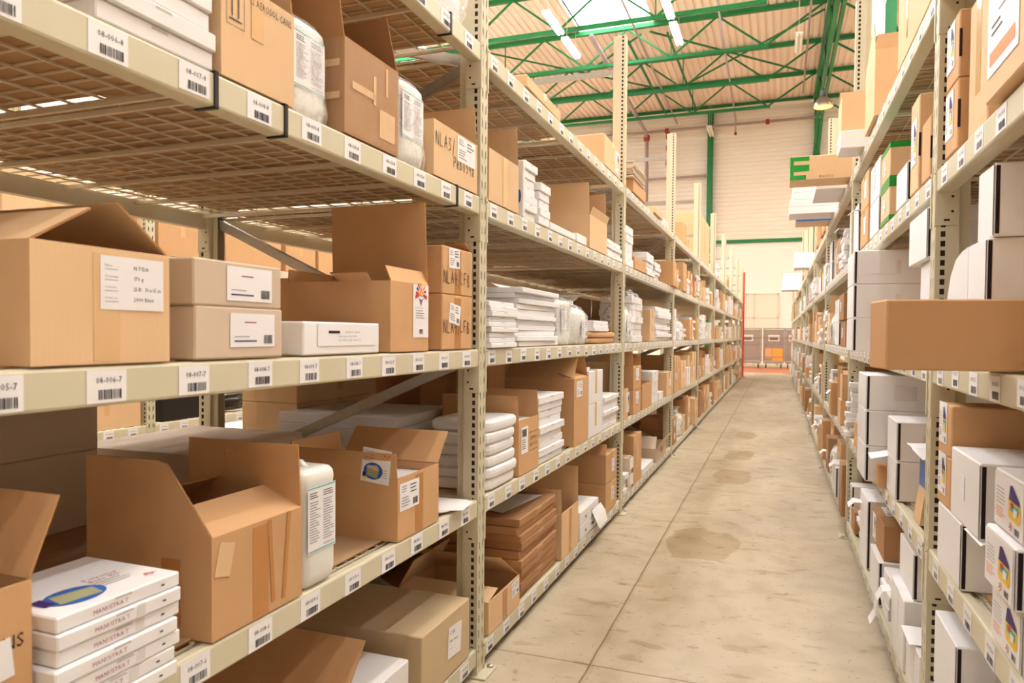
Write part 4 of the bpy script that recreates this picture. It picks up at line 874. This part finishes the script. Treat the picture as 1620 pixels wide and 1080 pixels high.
carton(s, 3.70, 4.045, .25, .34, .0, m=KL, opn=True, vtape=True, ttype=TAPE, flaps=(('near', .13, 0), ('far', .2, 2), ('back', .1, 0)), desc='kraft carton with raised flaps')
for i in range(2): carton(s, 4.09, 4.55, .082, .26, .0, z=s.z+i*.083, m=WH, tape=False, name='flat_box', cat='box', labels=(('near', .2, .2, Pn(.03, .04, BLU)), ('front', .25, .35, Pn(.03, .012, BLU)), ('front', .6, .35, Pn(.06, .012, BLU))), label='%s of two white boxes with blue marks on the bottom shelf' % ('upper' if i else 'lower'))
paper('white shipping note hanging over the bottom beam, second left bay', [((LX+.002, 4.36, s.z+.12), (LX+.002, 4.6, s.z+.12)), ((LX+.03, 4.36, s.z+.06), (LX+.03, 4.62, s.z+.07)), ((LX+.045, 4.4, s.z+.0), (LX+.05, 4.6, s.z+.01))])
for i in range(2): carton(s, 4.76, 5.10, .2, .3, .0, z=s.z+i*.201, m=KR, labels=(('front', .5, .3, P_ship(.1, .09, 20+i)),), flaps=() if i == 0 else (('near', .08, -30),), label='%s of two kraft cartons beside the second upright, bottom shelf' % ('upper' if i else 'lower'))
carton(s, 2.75, 3.6, .3, .5, -.75, m=KD, desc='kraft carton at the back'); carton(s, 3.8, 4.9, .32, .5, -.7, m=KD, desc='kraft carton at the back')
s = S(1, 4)
carton(s, 3.05, 3.62, .055, .32, .0, m=KL, rz=.02, desc='flat kraft carton'); carton(s, 4.60, 5.12, .2, .42, .0, m=KL, labels=(('front', .62, .1, P_prod(.13, .15)),), desc='kraft carton with white label')
carton(s, 3.0, 4.4, .08, .5, -.5, m=KD, desc='flat carton at the back')
# ------------------------------------------------------------------ third left bay (columns read off the photograph)
s = S(2, 3)
stack(s, Y(989), Y(1001)-.02, 5, .30, .3, .0, what='flat white box', jit=.02); stack(s, Y(1003), Y(1021), 2, .10, .26, .0, m=KR, what='flat kraft box', jit=.01)
stack(s, Y(1022), Y(1034), 5, .2, .26, .0, what='small white box', jit=.02); stack(s, Y(1034.5), Y(1043), 4, .15, .26, .0, what='small white box', jit=.02)
carton(s, Y(1059), Y(1065), .26, .26, .03, m=KR, desc='kraft carton'); stack(s, Y(1003), Y(1050), 4, .3, .6, -.32, what='wide white sheet pack', jit=.02, detail=False)
s = S(2, 2)
bottle(s, Y(989), Y(998), .33, .0, 'bagged white goods beside the second upright, third shelf', lab='ship'); stack(s, Y(999), Y(1016), 7, .36, .25, .0, what='white boxed goods', jit=.02)
sack(s, Y(999), Y(1016)+.03, .42, .27, .012, 'clear bag around white boxes, third shelf, third left bay', seed=11)
carton(s, Y(1028), Y(1035), .29, .26, .0, m=KL, desc='kraft carton', labels=(('front', .2, .5, Pn(.1, .06, KG)),)); stack(s, Y(1040), Y(1061), 9, .33, .25, .0, what='flat white box', jit=.03)
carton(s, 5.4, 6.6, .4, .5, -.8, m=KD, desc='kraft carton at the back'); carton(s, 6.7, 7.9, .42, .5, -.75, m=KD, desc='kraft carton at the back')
s = S(2, 1)
carton(s, 5.33, Y(995), .23, .36, .0, m=KL, opn=True, flaps=(('near', .2, 0),), labels=(('front', .5, .2, P_prod(.12, .15)),), desc='open kraft carton')
for i in range(2): carton(s, Y(1003), Y(1015), .19, .36, .0, z=s.z+i*.191, m=KR, labels=(('front', .3, .4, P_ship(.13, .1, 30+i)),), flaps=(('near', .16, 10), ('far', .1, 0)) if i else (), desc='kraft carton, %s of two,' % ('upper' if i else 'lower'), tail='%s' % s.where)
s.n += 1
carton(s, Y(1017), Y(1032), .22, .38, .0, m=KR, opn=True, flaps=(('near', .24, 18),), desc='open kraft carton')
stack(s, Y(1033.5), Y(1043), 3, .30, .3, .0, what='white box', jit=.01); stack(s, Y(1044), Y(1050), 2, .08, .3, .0, what='white box', jit=.01)
carton(s, Y(1056), Y(1063.5), .25, .4, .0, m=KL, labels=(('front', .5, .4, Pn(.1, .07)),), desc='kraft carton')
carton(s, 5.4, 6.4, .4, .5, -.75, m=KD, desc='kraft carton at the back'); carton(s, 6.5, 7.85, .36, .5, -.75, m=KG, desc='grey carton at the back')
s = S(2, 0)
stack(s, 5.33, Y(994), 4, .16, .3, .0, what='flat white box', jit=.03)
for i in range(2): carton(s, Y(996), Y(1002), .13, .3, .0, z=s.z+i*.131, m=KG, labels=(('front', .4, .2, Pn(.15, .09)),), label='%s of two grey boxes near the second upright, bottom shelf' % ('upper' if i else 'lower'))
carton(s, Y(1005), Y(1017), .4, .36, .0, m=KR, desc='tall kraft carton'); carton(s, Y(1019), Y(1036), .06, .3, .0, m=WH, tape=False, name='flat_box', cat='box', desc='flat white box')
carton(s, Y(1040), Y(1056), .13, .36, .0, m=KG, opn=True, flaps=(('near', .14, -40), ('front', .12, 35)), desc='grey open carton with red sticker', labels=(('front', .5, .4, Pn(.08, .05, RED)),))
carton(s, 5.5, 6.5, .3, .5, -.7, m=KD, desc='kraft carton at the back'); carton(s, 6.6, 7.8, .25, .5, -.55, m=KD, desc='kraft carton at the back')
s = S(2, 4)
carton(s, 5.55, 6.1, .1, .5, .01, m=KR, tape=False, desc='kraft carton under folded sheets')
stack(s, 5.5, 6.0, 10, .13, .42, .02, z=s.z+.101, m=KG, what='folded grey cardboard sheet', where='bundle on the top shelf', jit=.02, rzj=.008, name='folded_carton', cat='folded carton', detail=False)
carton(s, 6.55, 7.0, .06, .5, .02, m=KL, tape=False, desc='flattened kraft carton'); stack(s, 7.1, 7.6, 3, .05, .4, .0, m=WH, what='flat white box', jit=.02)
# ------------------------------------------------------------------ farther bays, filled shelf by shelf
def fill(s, y0, y1, hmax, seed, wht=.35, far=False, xj=.02, side='left', gap=.35, opn=.3):
    rnd = random.Random(seed); y = y0+.03
    while y < y1-.12:
        r = rnd.random(); w = min(rnd.uniform(.16, .46), y1-.02-y); h = min(hmax*.92, rnd.uniform(.13, .42))
        if w < .1: break
        x = rnd.uniform(-xj*2, xj); lab = (('front', .3, .35, P_ship(.09, .07, int(y*10))),) if (rnd.random() < .4 and not far and w > .2) else ()
        if r < wht*.55:
            stack(s, y, y+w, max(2, int(h/(.05 if far else .036))), h*.85, .3, x, what='flat white box', jit=.03 if not far else .02, detail=not far)
        elif r < wht:
            m = WH; n = 2 if h > .3 else 1; hh = h/n
            s.n += 1
            for i in range(n): carton(s, y, y+w, hh-.002, .38, x, z=s.z+i*hh, m=m, slot=side == 'right', labels=lab, simple=far or side == 'right', desc='white carton' if n == 1 else '%s white carton' % ('lower' if i == 0 else 'upper'), tail='%s place on %s' % (ORD[s.n-1], s.where))
        elif r < wht+.07 and not far:
            s.n += 1; bottle(s, y, y+min(w, .22), min(h+.08, .33), x, 'bagged white bottle, %s place on %s' % (ORD[s.n-1], s.where)); w = min(w, .22)
        else:
            m = rnd.choice((KR, KL, KR, KD, KL)); o = rnd.random() < opn; n = 2 if (h > .3 and rnd.random() < .6) else 1; hh = h/n
            s.n += 1
            for i in range(n):
                oo = o and i == n-1
                fl_ = (('near', rnd.uniform(.08, .18), rnd.uniform(-10, 25)), ('far', rnd.uniform(.06, .15), rnd.uniform(-30, 10))) if oo and h < hmax*.62 else ((('near', .06, -60),) if oo else ())
                carton(s, y, y+w, hh-.002, .36, x+rnd.uniform(-.01, .01), z=s.z+i*hh, m=m, opn=oo, flaps=fl_, labels=lab, simple=far or side == 'right', desc=('open kraft carton' if oo else 'kraft carton') if n == 1 else '%s kraft carton' % ('lower' if i == 0 else 'upper'), tail='%s place on %s' % (ORD[s.n-1], s.where))
        y += w+rnd.uniform(.01, .05)+(rnd.uniform(.1, .3) if rnd.random() < gap*.4 else 0)
def stuff_on(on):
    global STUFF, STKF
    STUFF = (STF if on else None); STKF = STUFF
STF = {'carton': MB(), 'flat': MB()}
for k in range(3, NL):
    stuff_on(k >= 5); STKF = STF if k >= 3 else None
    a = 2.608+2.7*(k-1); far = k > 4
    for lv in range(4): fill(S(k, lv), a, a+2.63, .48, 1000+k*10+lv, wht=(.3, .3, .55, .4)[lv], far=far)
    for lv in range(4):
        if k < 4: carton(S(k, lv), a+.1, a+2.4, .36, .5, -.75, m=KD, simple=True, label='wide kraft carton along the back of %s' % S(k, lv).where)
stuff_on(False)
carton(S(3, 4), Y(1078), Y(1084), .24, .4, .0, m=KR, desc='small kraft carton'); carton(S(3, 4), Y(1086), Y(1089), .1, .4, .0, m=KL, desc='small kraft carton')
carton(S(4, 4), Y(1109), Y(1125), .75, .5, -.05, m=KL, desc='tall pale kraft carton')
stuff_on(True)
for k in (5, 6): fill(S(k, 4), 2.608+2.7*(k-1)+.4, 2.608+2.7*(k-1)+1.6, .3, 77+k, far=True)
stuff_on(False)
# ------------------------------------------------------------------ the rack beyond the left one
nb = 0
for k in range(4):
    a = 1.07+2.7*(k-1)
    for lv in range(4):
        if k == 3 and lv > 2: continue
        sh = Shelf(BX, 1, LZ[lv], '%s, rack beyond, bay %s' % (LVL[lv], ['one', 'two', 'three', 'four'][k]), 'left'); rnd = random.Random(k*5+lv); y = a+.05
        while y < a+2.3:
            w = rnd.uniform(.35, .7); h = rnd.uniform(.16, .4)
            if (k, lv) == (2, 1): break
            if (k, lv) == (1, 1): h = min(h, .2)
            carton(sh, y, min(y+w, a+2.6), h, .5, -.02, m=rnd.choice((KR, KL, KR)), simple=True, desc='kraft carton'); y += w+rnd.uniform(.03, .25)
bs = Shelf(BX, 1, LZ[1], 'x', 'left')
carton(bs, 3.85, 4.2, .19, .5, -.02, m=BLK, tape=False, label='black box on the second shelf of the rack beyond, left of the bags')
for i in range(2): sack(bs, 4.3+i*.6, 4.85+i*.6, .17, .5, -.04, 'crumpled black plastic bag on the rack beyond, %s one' % ('nearer' if i == 0 else 'farther'), m=BBAG, seed=21+i)
# ------------------------------------------------------------------ nearest right bay
T = lambda k, lv: SH[('R', k, lv)]
s = T(0, 3)
for i, h in enumerate((.19, .182)):
    sl = Pn(.007, .075, DRK, .0004)
    carton(s, 2.25, 2.40, h, .42, .0, z=s.z+i*.191, m=KR, tape=False, labels=(('front', .05, .25, P_prod(.095, .13)), ('near', .0, .3, sl)), label='%s of two kraft cartons with hand slots beside the right upright, fourth shelf' % ('upper' if i else 'lower'))
carton(s, 2.04, 2.225, .36, .4, -.02, m=KL, label='plain pale kraft carton behind the yellow-labelled carton, fourth shelf')
BIGL = Pn(.22, .40); BIGL.rect(.08, .19, .12, .2, YEL).poly([(.11, .24), (.17, .22), (.185, .3), (.18, .4), (.13, .4), (.1, .3)], BLU, 2).poly([(.12, .28), (.16, .27), (.165, .36), (.13, .38)], GREY, 3).lines(.08, .16, .12, 3, .02, GREY, .005).rect(.02, .02, .18, .03, ORA).lines(.03, .1, .1, 2, .016, INK, .005)
carton(s, 1.60, 1.88, .50, .40, .02, z=s.z+.005, m=KL, tape=False, labels=(('front', .06, .10, BIGL),), flaps=(), label='tall kraft carton with yellow and blue product label at right picture edge')
carton(s, .9, 1.55, .35, .4, .0, m=KR, desc='kraft carton')
s = T(0, 2)
LG = carton(Shelf(RX, -1, RZ[2], '', 'right'), 1.80, 1.93, .152, .98, .24, m=KR, tape=False, rz=math.radians(8), label='long kraft carton lying crosswise and jutting into the aisle from third shelf', ttype=TAPE)
carton(s, 1.97, 2.14, .305, .42, -.01, m=WH, slot=True, tape=False, label='lower of two big white cartons behind the long crosswise carton, third shelf')
carton(s, 1.96, 2.10, .17, .42, -.02, z=s.z+.307, m=WH, slot=True, tape=False, label='upper of two big white cartons behind the long crosswise carton, third shelf')
pts = [(2.15, 0), (2.43, 0), (2.42, .08), (2.39, .18), (2.35, .245), (2.29, .285), (2.22, .30), (2.15, .305)]
b = MB().slab([(RX+.012, y, s.z+z) for y, z in pts], (.006, 0, 0)).build('foam_sheet', [WH]); tag(b, 'white foam sheet with rounded corner standing beside the right upright, third shelf', 'foam sheet')
s = T(0, 1)
carton(s, 2.10, 2.38, .172, .4, .0, m=WH, slot=True, label='white carton with dark slot under the kraft pair, second shelf, nearest right bay')
for i in range(2): carton(s, 2.235, 2.395, .142, .4, .0, z=s.z+.173+i*.143, m=KR, tape=False, labels=(('front', .08, .22, P_prod(.10, .115)),), label='%s of two kraft cartons with product labels, second shelf, nearest right bay' % ('upper' if i else 'lower'))
carton(s, 1.93, 2.225, .18, .4, .0, z=s.z+.173, m=WH, slot=True, labels=(('front', .35, .35, Pn(.05, .06)),), label='white carton with dark slot leaning over the lower white carton')
zz = s.z+.172; paper('white form hanging over the lower white carton, right rack', [((RX+.02, 2.08, zz+.002), (RX+.02, 1.92, zz+.002)), ((RX-.003, 2.06, zz-.002), (RX-.003, 1.90, zz-.002)), ((RX+.02, 2.03, zz-.06), (RX+.04, 1.92, zz-.05))][:2])
for i in range(3): carton(s, 1.60, 1.81, .122, .4, .0 if i != 1 else .015, z=s.z+i*.123, m=WH, slot=True, tape=False, labels=(('front', .03, .05, P_prod(.19, .11, 1)),), label='white carton with yellow and purple print, %s from bottom, right picture edge' % ORD[i])
carton(s, .9, 1.55, .3, .4, .0, m=WH, slot=True, desc='white carton')
s = T(0, 0)
for i in range(2): carton(s, 2.12, 2.39, .21, .4, .0, z=s.z+i*.211, m=WH, slot=True, label='%s of two white cartons beside the upright, bottom shelf, nearest right bay' % ('upper' if i else 'lower'))
carton(s, 1.75, 2.08, .32, .4, .0, m=WH, slot=True, desc='white carton'); carton(s, 1.2, 1.7, .3, .4, .0, m=KR, desc='kraft carton')
# ------------------------------------------------------------------ second right bay
s = T(1, 3)
carton(s, 2.62, 2.765, .20, .38, .0, m=KR, tape=False, labels=(('near', .0, .3, Pn(.007, .07, DRK, .0004)),), desc='kraft carton with hand slot'); 
carton(s, 2.83, 2.99, .33, .38, .0, m=KL, tape=False, labels=(('front', .1, .3, P_prod(.11, .16)), ('near', .0, .35, Pn(.007, .08, DRK, .0004))), desc='tall kraft carton with product label')
carton(s, 3.05, 3.32, .15, .36, .0, m=WH, slot=True, desc='white carton')
for i in range(2): carton(s, 3.52, 3.80, .168, .36, .0, z=s.z+i*.169, m=KL, tape=False, strap=(GRN, (.0, .86), .023), labels=(('front', .3, .3, P_ship(.08, .06, i)),), label='%s of two kraft cartons bound with green tape, fourth shelf, right rack' % ('upper' if i else 'lower'))
carton(s, 3.86, 4.22, .17, .36, .0, m=WH, slot=True, label='lower white carton beside the green-taped pair, fourth shelf')
carton(s, 3.86, 4.22, .19, .36, .0, z=s.z+.171, m=WH, label='upper white carton beside the green-taped pair, fourth shelf')
for i in range(2): carton(s, 4.32, 4.7, .2, .36, .0, z=s.z+i*.201, m=KR, labels=(('front', .5, .3, Pn(.1, .1)),), desc='%s kraft carton' % ('upper' if i else 'lower'), tail='before the second right upright, fourth shelf')
carton(s, 4.8, 5.1, .3, .36, .0, m=WH, slot=True, desc='white carton')
s = T(1, 2)
for i in range(3): carton(s, 3.80, 4.14, .160, .5, .108, z=s.z+i*.161, m=WH, slot=True, tape=False, labels=(('near', .12, .3, Pn(.12, .07, WH, .0006)),), label='white carton jutting into aisle, %s from bottom of the three, third shelf' % ORD[i])
carton(s, 2.90, 3.02, .15, .3, .0, m=KL, labels=(('front', .1, .1, P_prod(.08, .1)),), desc='small kraft carton with label'); carton(s, 3.06, 3.20, .16, .3, .0, m=KR, opn=True, flaps=(('far', .04, 0),), desc='small open kraft carton'); carton(s, 3.24, 3.32, .15, .3, .0, m=WH, slot=True, desc='thin white carton')
carton(s, 2.63, 2.86, .325, .34, -.02, m=WH, slot=True, desc='tall white carton')
carton(s, 2.64, 2.98, .165, .34, .0, z=s.z+.326, m=WH, slot=True, label='white carton resting on tall white carton next to the right upright, third shelf')
fill(s, 4.2, 5.2, .46, 501, .5, side='right'); carton(s, 3.38, 3.74, .14, .35, -.05, m=KR, desc='kraft carton')
s = T(1, 1)
for i in range(3): carton(s, 3.55, 3.9, .158, .5, .07, z=s.z+i*.159, m=WH, slot=True, tape=False, label='white carton jutting into aisle, %s from bottom of the three, second shelf' % ORD[i])
for i in range(2): carton(s, 3.16, 3.42, .156, .4, .0, z=s.z+i*.157, m=WH, slot=True, label='%s of two white cartons beside the jutting three, second shelf' % ('upper' if i else 'lower'))
carton(s, 3.44, 3.53, .09, .34, .03, m=KR, tape=False, desc='small kraft carton')
rt = thing('folded_pouch', 'kraft and blue folded pouch beside the right upright, second shelf', 'pouch', (RX+.12, 2.78, s.z), math.pi)
MB().slab([(.1, -.12, 0), (-.12, -.12, 0), (-.1, -.1, .23), (.07, -.1, .25)], (0, .12, 0)).build('body', [KL], rt); MB().slab([(.085, -.123, .0), (.03, -.123, 0), (.03, -.104, .2), (.085, -.104, .22)], (0, .126, 0)).build('blue_band', [BTP], rt)
zz = s.z+.26; paper('crumpled white tissue paper lying on the folded pouch', [((RX+.01, 2.92, zz-.02), (RX+.13, 2.92, zz+.01)), ((RX-.01, 2.87, zz+.01), (RX+.12, 2.86, zz)), ((RX+.01, 2.81, zz-.01), (RX+.13, 2.80, zz+.015)), ((RX-.015, 2.75, zz+.01), (RX+.11, 2.74, zz-.005)), ((RX+.01, 2.69, zz-.02), (RX+.11, 2.69, zz))])
tg = paper('white tag sticking out over a small kraft carton, second right bay', [((RX-.065, 3.50, s.z+.135), (RX-.065, 3.40, s.z+.125)), ((RX+.04, 3.46, s.z+.165), (RX+.04, 3.38, s.z+.155))])
fill(s, 4.0, 5.2, .46, 502, .6, side='right')
s = T(1, 0)
bx = Pn(.2, .1, WH)
carton(s, 2.60, 2.86, .19, .36, .0, m=WH, label='white carton with a card on top beside the right upright, bottom shelf')
paper('white card lying on a white carton beside the right upright, bottom shelf', [((RX-.02, 2.84, s.z+.2), (RX-.02, 2.68, s.z+.196)), ((RX+.18, 2.84, s.z+.202), (RX+.18, 2.68, s.z+.2))])
carton(s, 2.92, 3.22, .26, .36, .0, m=WP, tape=True, ttype=WH, label='crinkled white wrapped carton, bottom shelf, second right bay')
carton(s, 2.93, 3.24, .17, .36, -.03, z=s.z+.262, m=WH, slot=True, label='white carton with dark slot atop the crinkled carton, bottom shelf')
carton(s, 3.60, 3.92, .2, .36, .0, m=WH, slot=True, label='white carton below the brown carton, bottom shelf, second right bay')
carton(s, 3.62, 4.05, .16, .36, -.02, z=s.z+.201, m=KD, tape=False, labels=(('front', .1, .1, P_prod(.13, .13)), ('top', .05, .1, P_prod(.2, .14))), label='brown carton with printed white side on white carton, bottom shelf')
carton(s, 4.15, 4.5, .36, .36, -.01, m=WH, slot=True, desc='white carton'); fill(s, 4.55, 5.2, .46, 503, .6, side='right')
stack(s, 3.28, 3.56, 4, .2, .3, .0, what='white flat box', jit=.02)
strip = [(.0, .20), (-.03, .19), (-.05, .15), (-.055, .09), (-.075, .05)]
paper('curled white paper strip hanging into the aisle from bottom shelf', [((RX+dx_, 3.30, s.z+z_), (RX+dx_, 3.22, s.z+z_)) for dx_, z_ in strip])
s = T(1, 4)
carton(s, 2.66, 3.36, .62, .4, .0, m=KL, opn=False, labels=(('front', .3, .1, Pn(.03, .5, TAPT, .0004)),), tape=False, label='tall pale kraft carton on the top shelf, second right bay')
carton(s, 3.95, 4.36, .32, .36, .02, m=KL, opn=True, flaps=(('front', .16, 0, [(0, 0), (1, 0), (.92, .5), (.8, 1), (.6, .75), (.1, .2)]), ('near', .07, 6)), labels=(('near', .55, .45, P_ship(.07, .09, 3)),), desc='kraft carton with tall peaked flap')
carton(s, 4.58, 4.82, .10, .46, .125, m=WH, tape=False, name='flat_box', cat='box', label='long white flat box jutting out beneath the kraft cartons, top shelf')
carton(s, 4.60, 4.85, .20, .42, .12, z=s.z+.101, m=KL, tape=False, opn=True, flaps=(('far', .1, 0),), label='kraft carton jutting into the aisle on a white flat box, top shelf')
s = T(2, 4)
carton(s, 5.42, 5.68, .165, .95, .385, m=KL, tape=False, strap=None, labels=(('front', 0.01, .8, Pn(.25, .03, GRN)), ('near', .026, .8, Pn(.10, .03, GRN)), ('near', .026, .36, Pn(.10, .045, GRN)), ('near', .026, .02, Pn(.08, .03, GRN)), ('near', .001, .01, Pn(.023, .16, GRN)), ('near', .2, .05, Pn(.3, .03, None).text(0, 0, .018, 'PHOTO', INK))), label='long kraft carton with green tape jutting far into the aisle, top shelf')
carton(s, 5.8, 6.4, .12, .6, .2, m=WH, tape=False, name='flat_box', cat='box', label='long white flat box under which grey boxes show, top shelf, third right bay')
for i in range(4): carton(s, 6.9, 7.25, .062, .62, .37+.01*(i % 2)-.012*i, z=s.z+i*.063, m=WH, tape=False, name='flat_box', cat='box', label='long white flat box jutting out, %s from the bottom, third right bay' % ORD[i])
carton(s, 7.35, 7.75, .08, .45, .3, m=KL, tape=False, strap=(BTP, (.0, .7), .02), desc='flat kraft carton with blue tape')
s = T(6, 4)
for i in range(3): carton(s, 18.2, 18.8, .13, .6, .38-.02*i, z=s.z+i*.131, m=WH, tape=False, simple=True, name='flat_box', cat='box', label='distant white flat box jutting out, %s from the bottom, seventh right bay' % ORD[i])
s = T(4, 4); carton(s, 12.3, 12.8, .24, .5, .22, m=WH, simple=True, label='white carton jutting out on the top shelf, fifth right bay')
s = T(3, 4); fill(s, 8.0, 10.5, .5, 611, .4, side='right')
for k in range(2, NR):
    stuff_on(k >= 5); STKF = STF if k >= 3 else None
    a = 2.575+2.7*(k-1); far = k > 4
    for lv in range(4): fill(T(k, lv), a, a+2.63, .48, 2000+k*10+lv, wht=(.5, .55, .5, .45)[lv], far=far, side='right', xj=.03, gap=.1)
    if k > 4 and k != 6: fill(T(k, 4), a+.3, a+2.2, .4, 2500+k, .4, far=True, side='right')
stuff_on(False)
for kd, nm, lb in (('carton', 'distant_carton', 'distant cartons filling the far bays of both racks'), ('flat', 'distant_flat_box', 'distant piles of flat boxes in the far bays of both racks')):
    o = STF[kd].build(nm, STF[kd].mats); o['kind'] = 'stuff'; o['label'] = lb; o['category'] = 'cartons' if kd == 'carton' else 'flat boxes'
i = 0
for (k, lv, y, dz) in ((2, 0, 6.0, .25), (2, 1, 6.5, .2), (2, 3, 5.9, .3), (1, 3, 4.75, .25), (3, 0, 9.0, .2), (3, 1, 8.6, .2), (2, 0, 7.3, .15), (1, 0, 4.4, .3)):
    z0 = RZ[lv]+dz; paper('white paper tag sticking out at the %s, %s, %s tag' % (LVL[lv], RB[k], ORD[i]), [((RX+.02, y+.08, z0), (RX+.02, y, z0)), ((RX-.03, y+.08, z0+.01), (RX-.03, y, z0)), ((RX-.06, y+.08, z0-.02), (RX-.06, y, z0-.03))]); i += 1
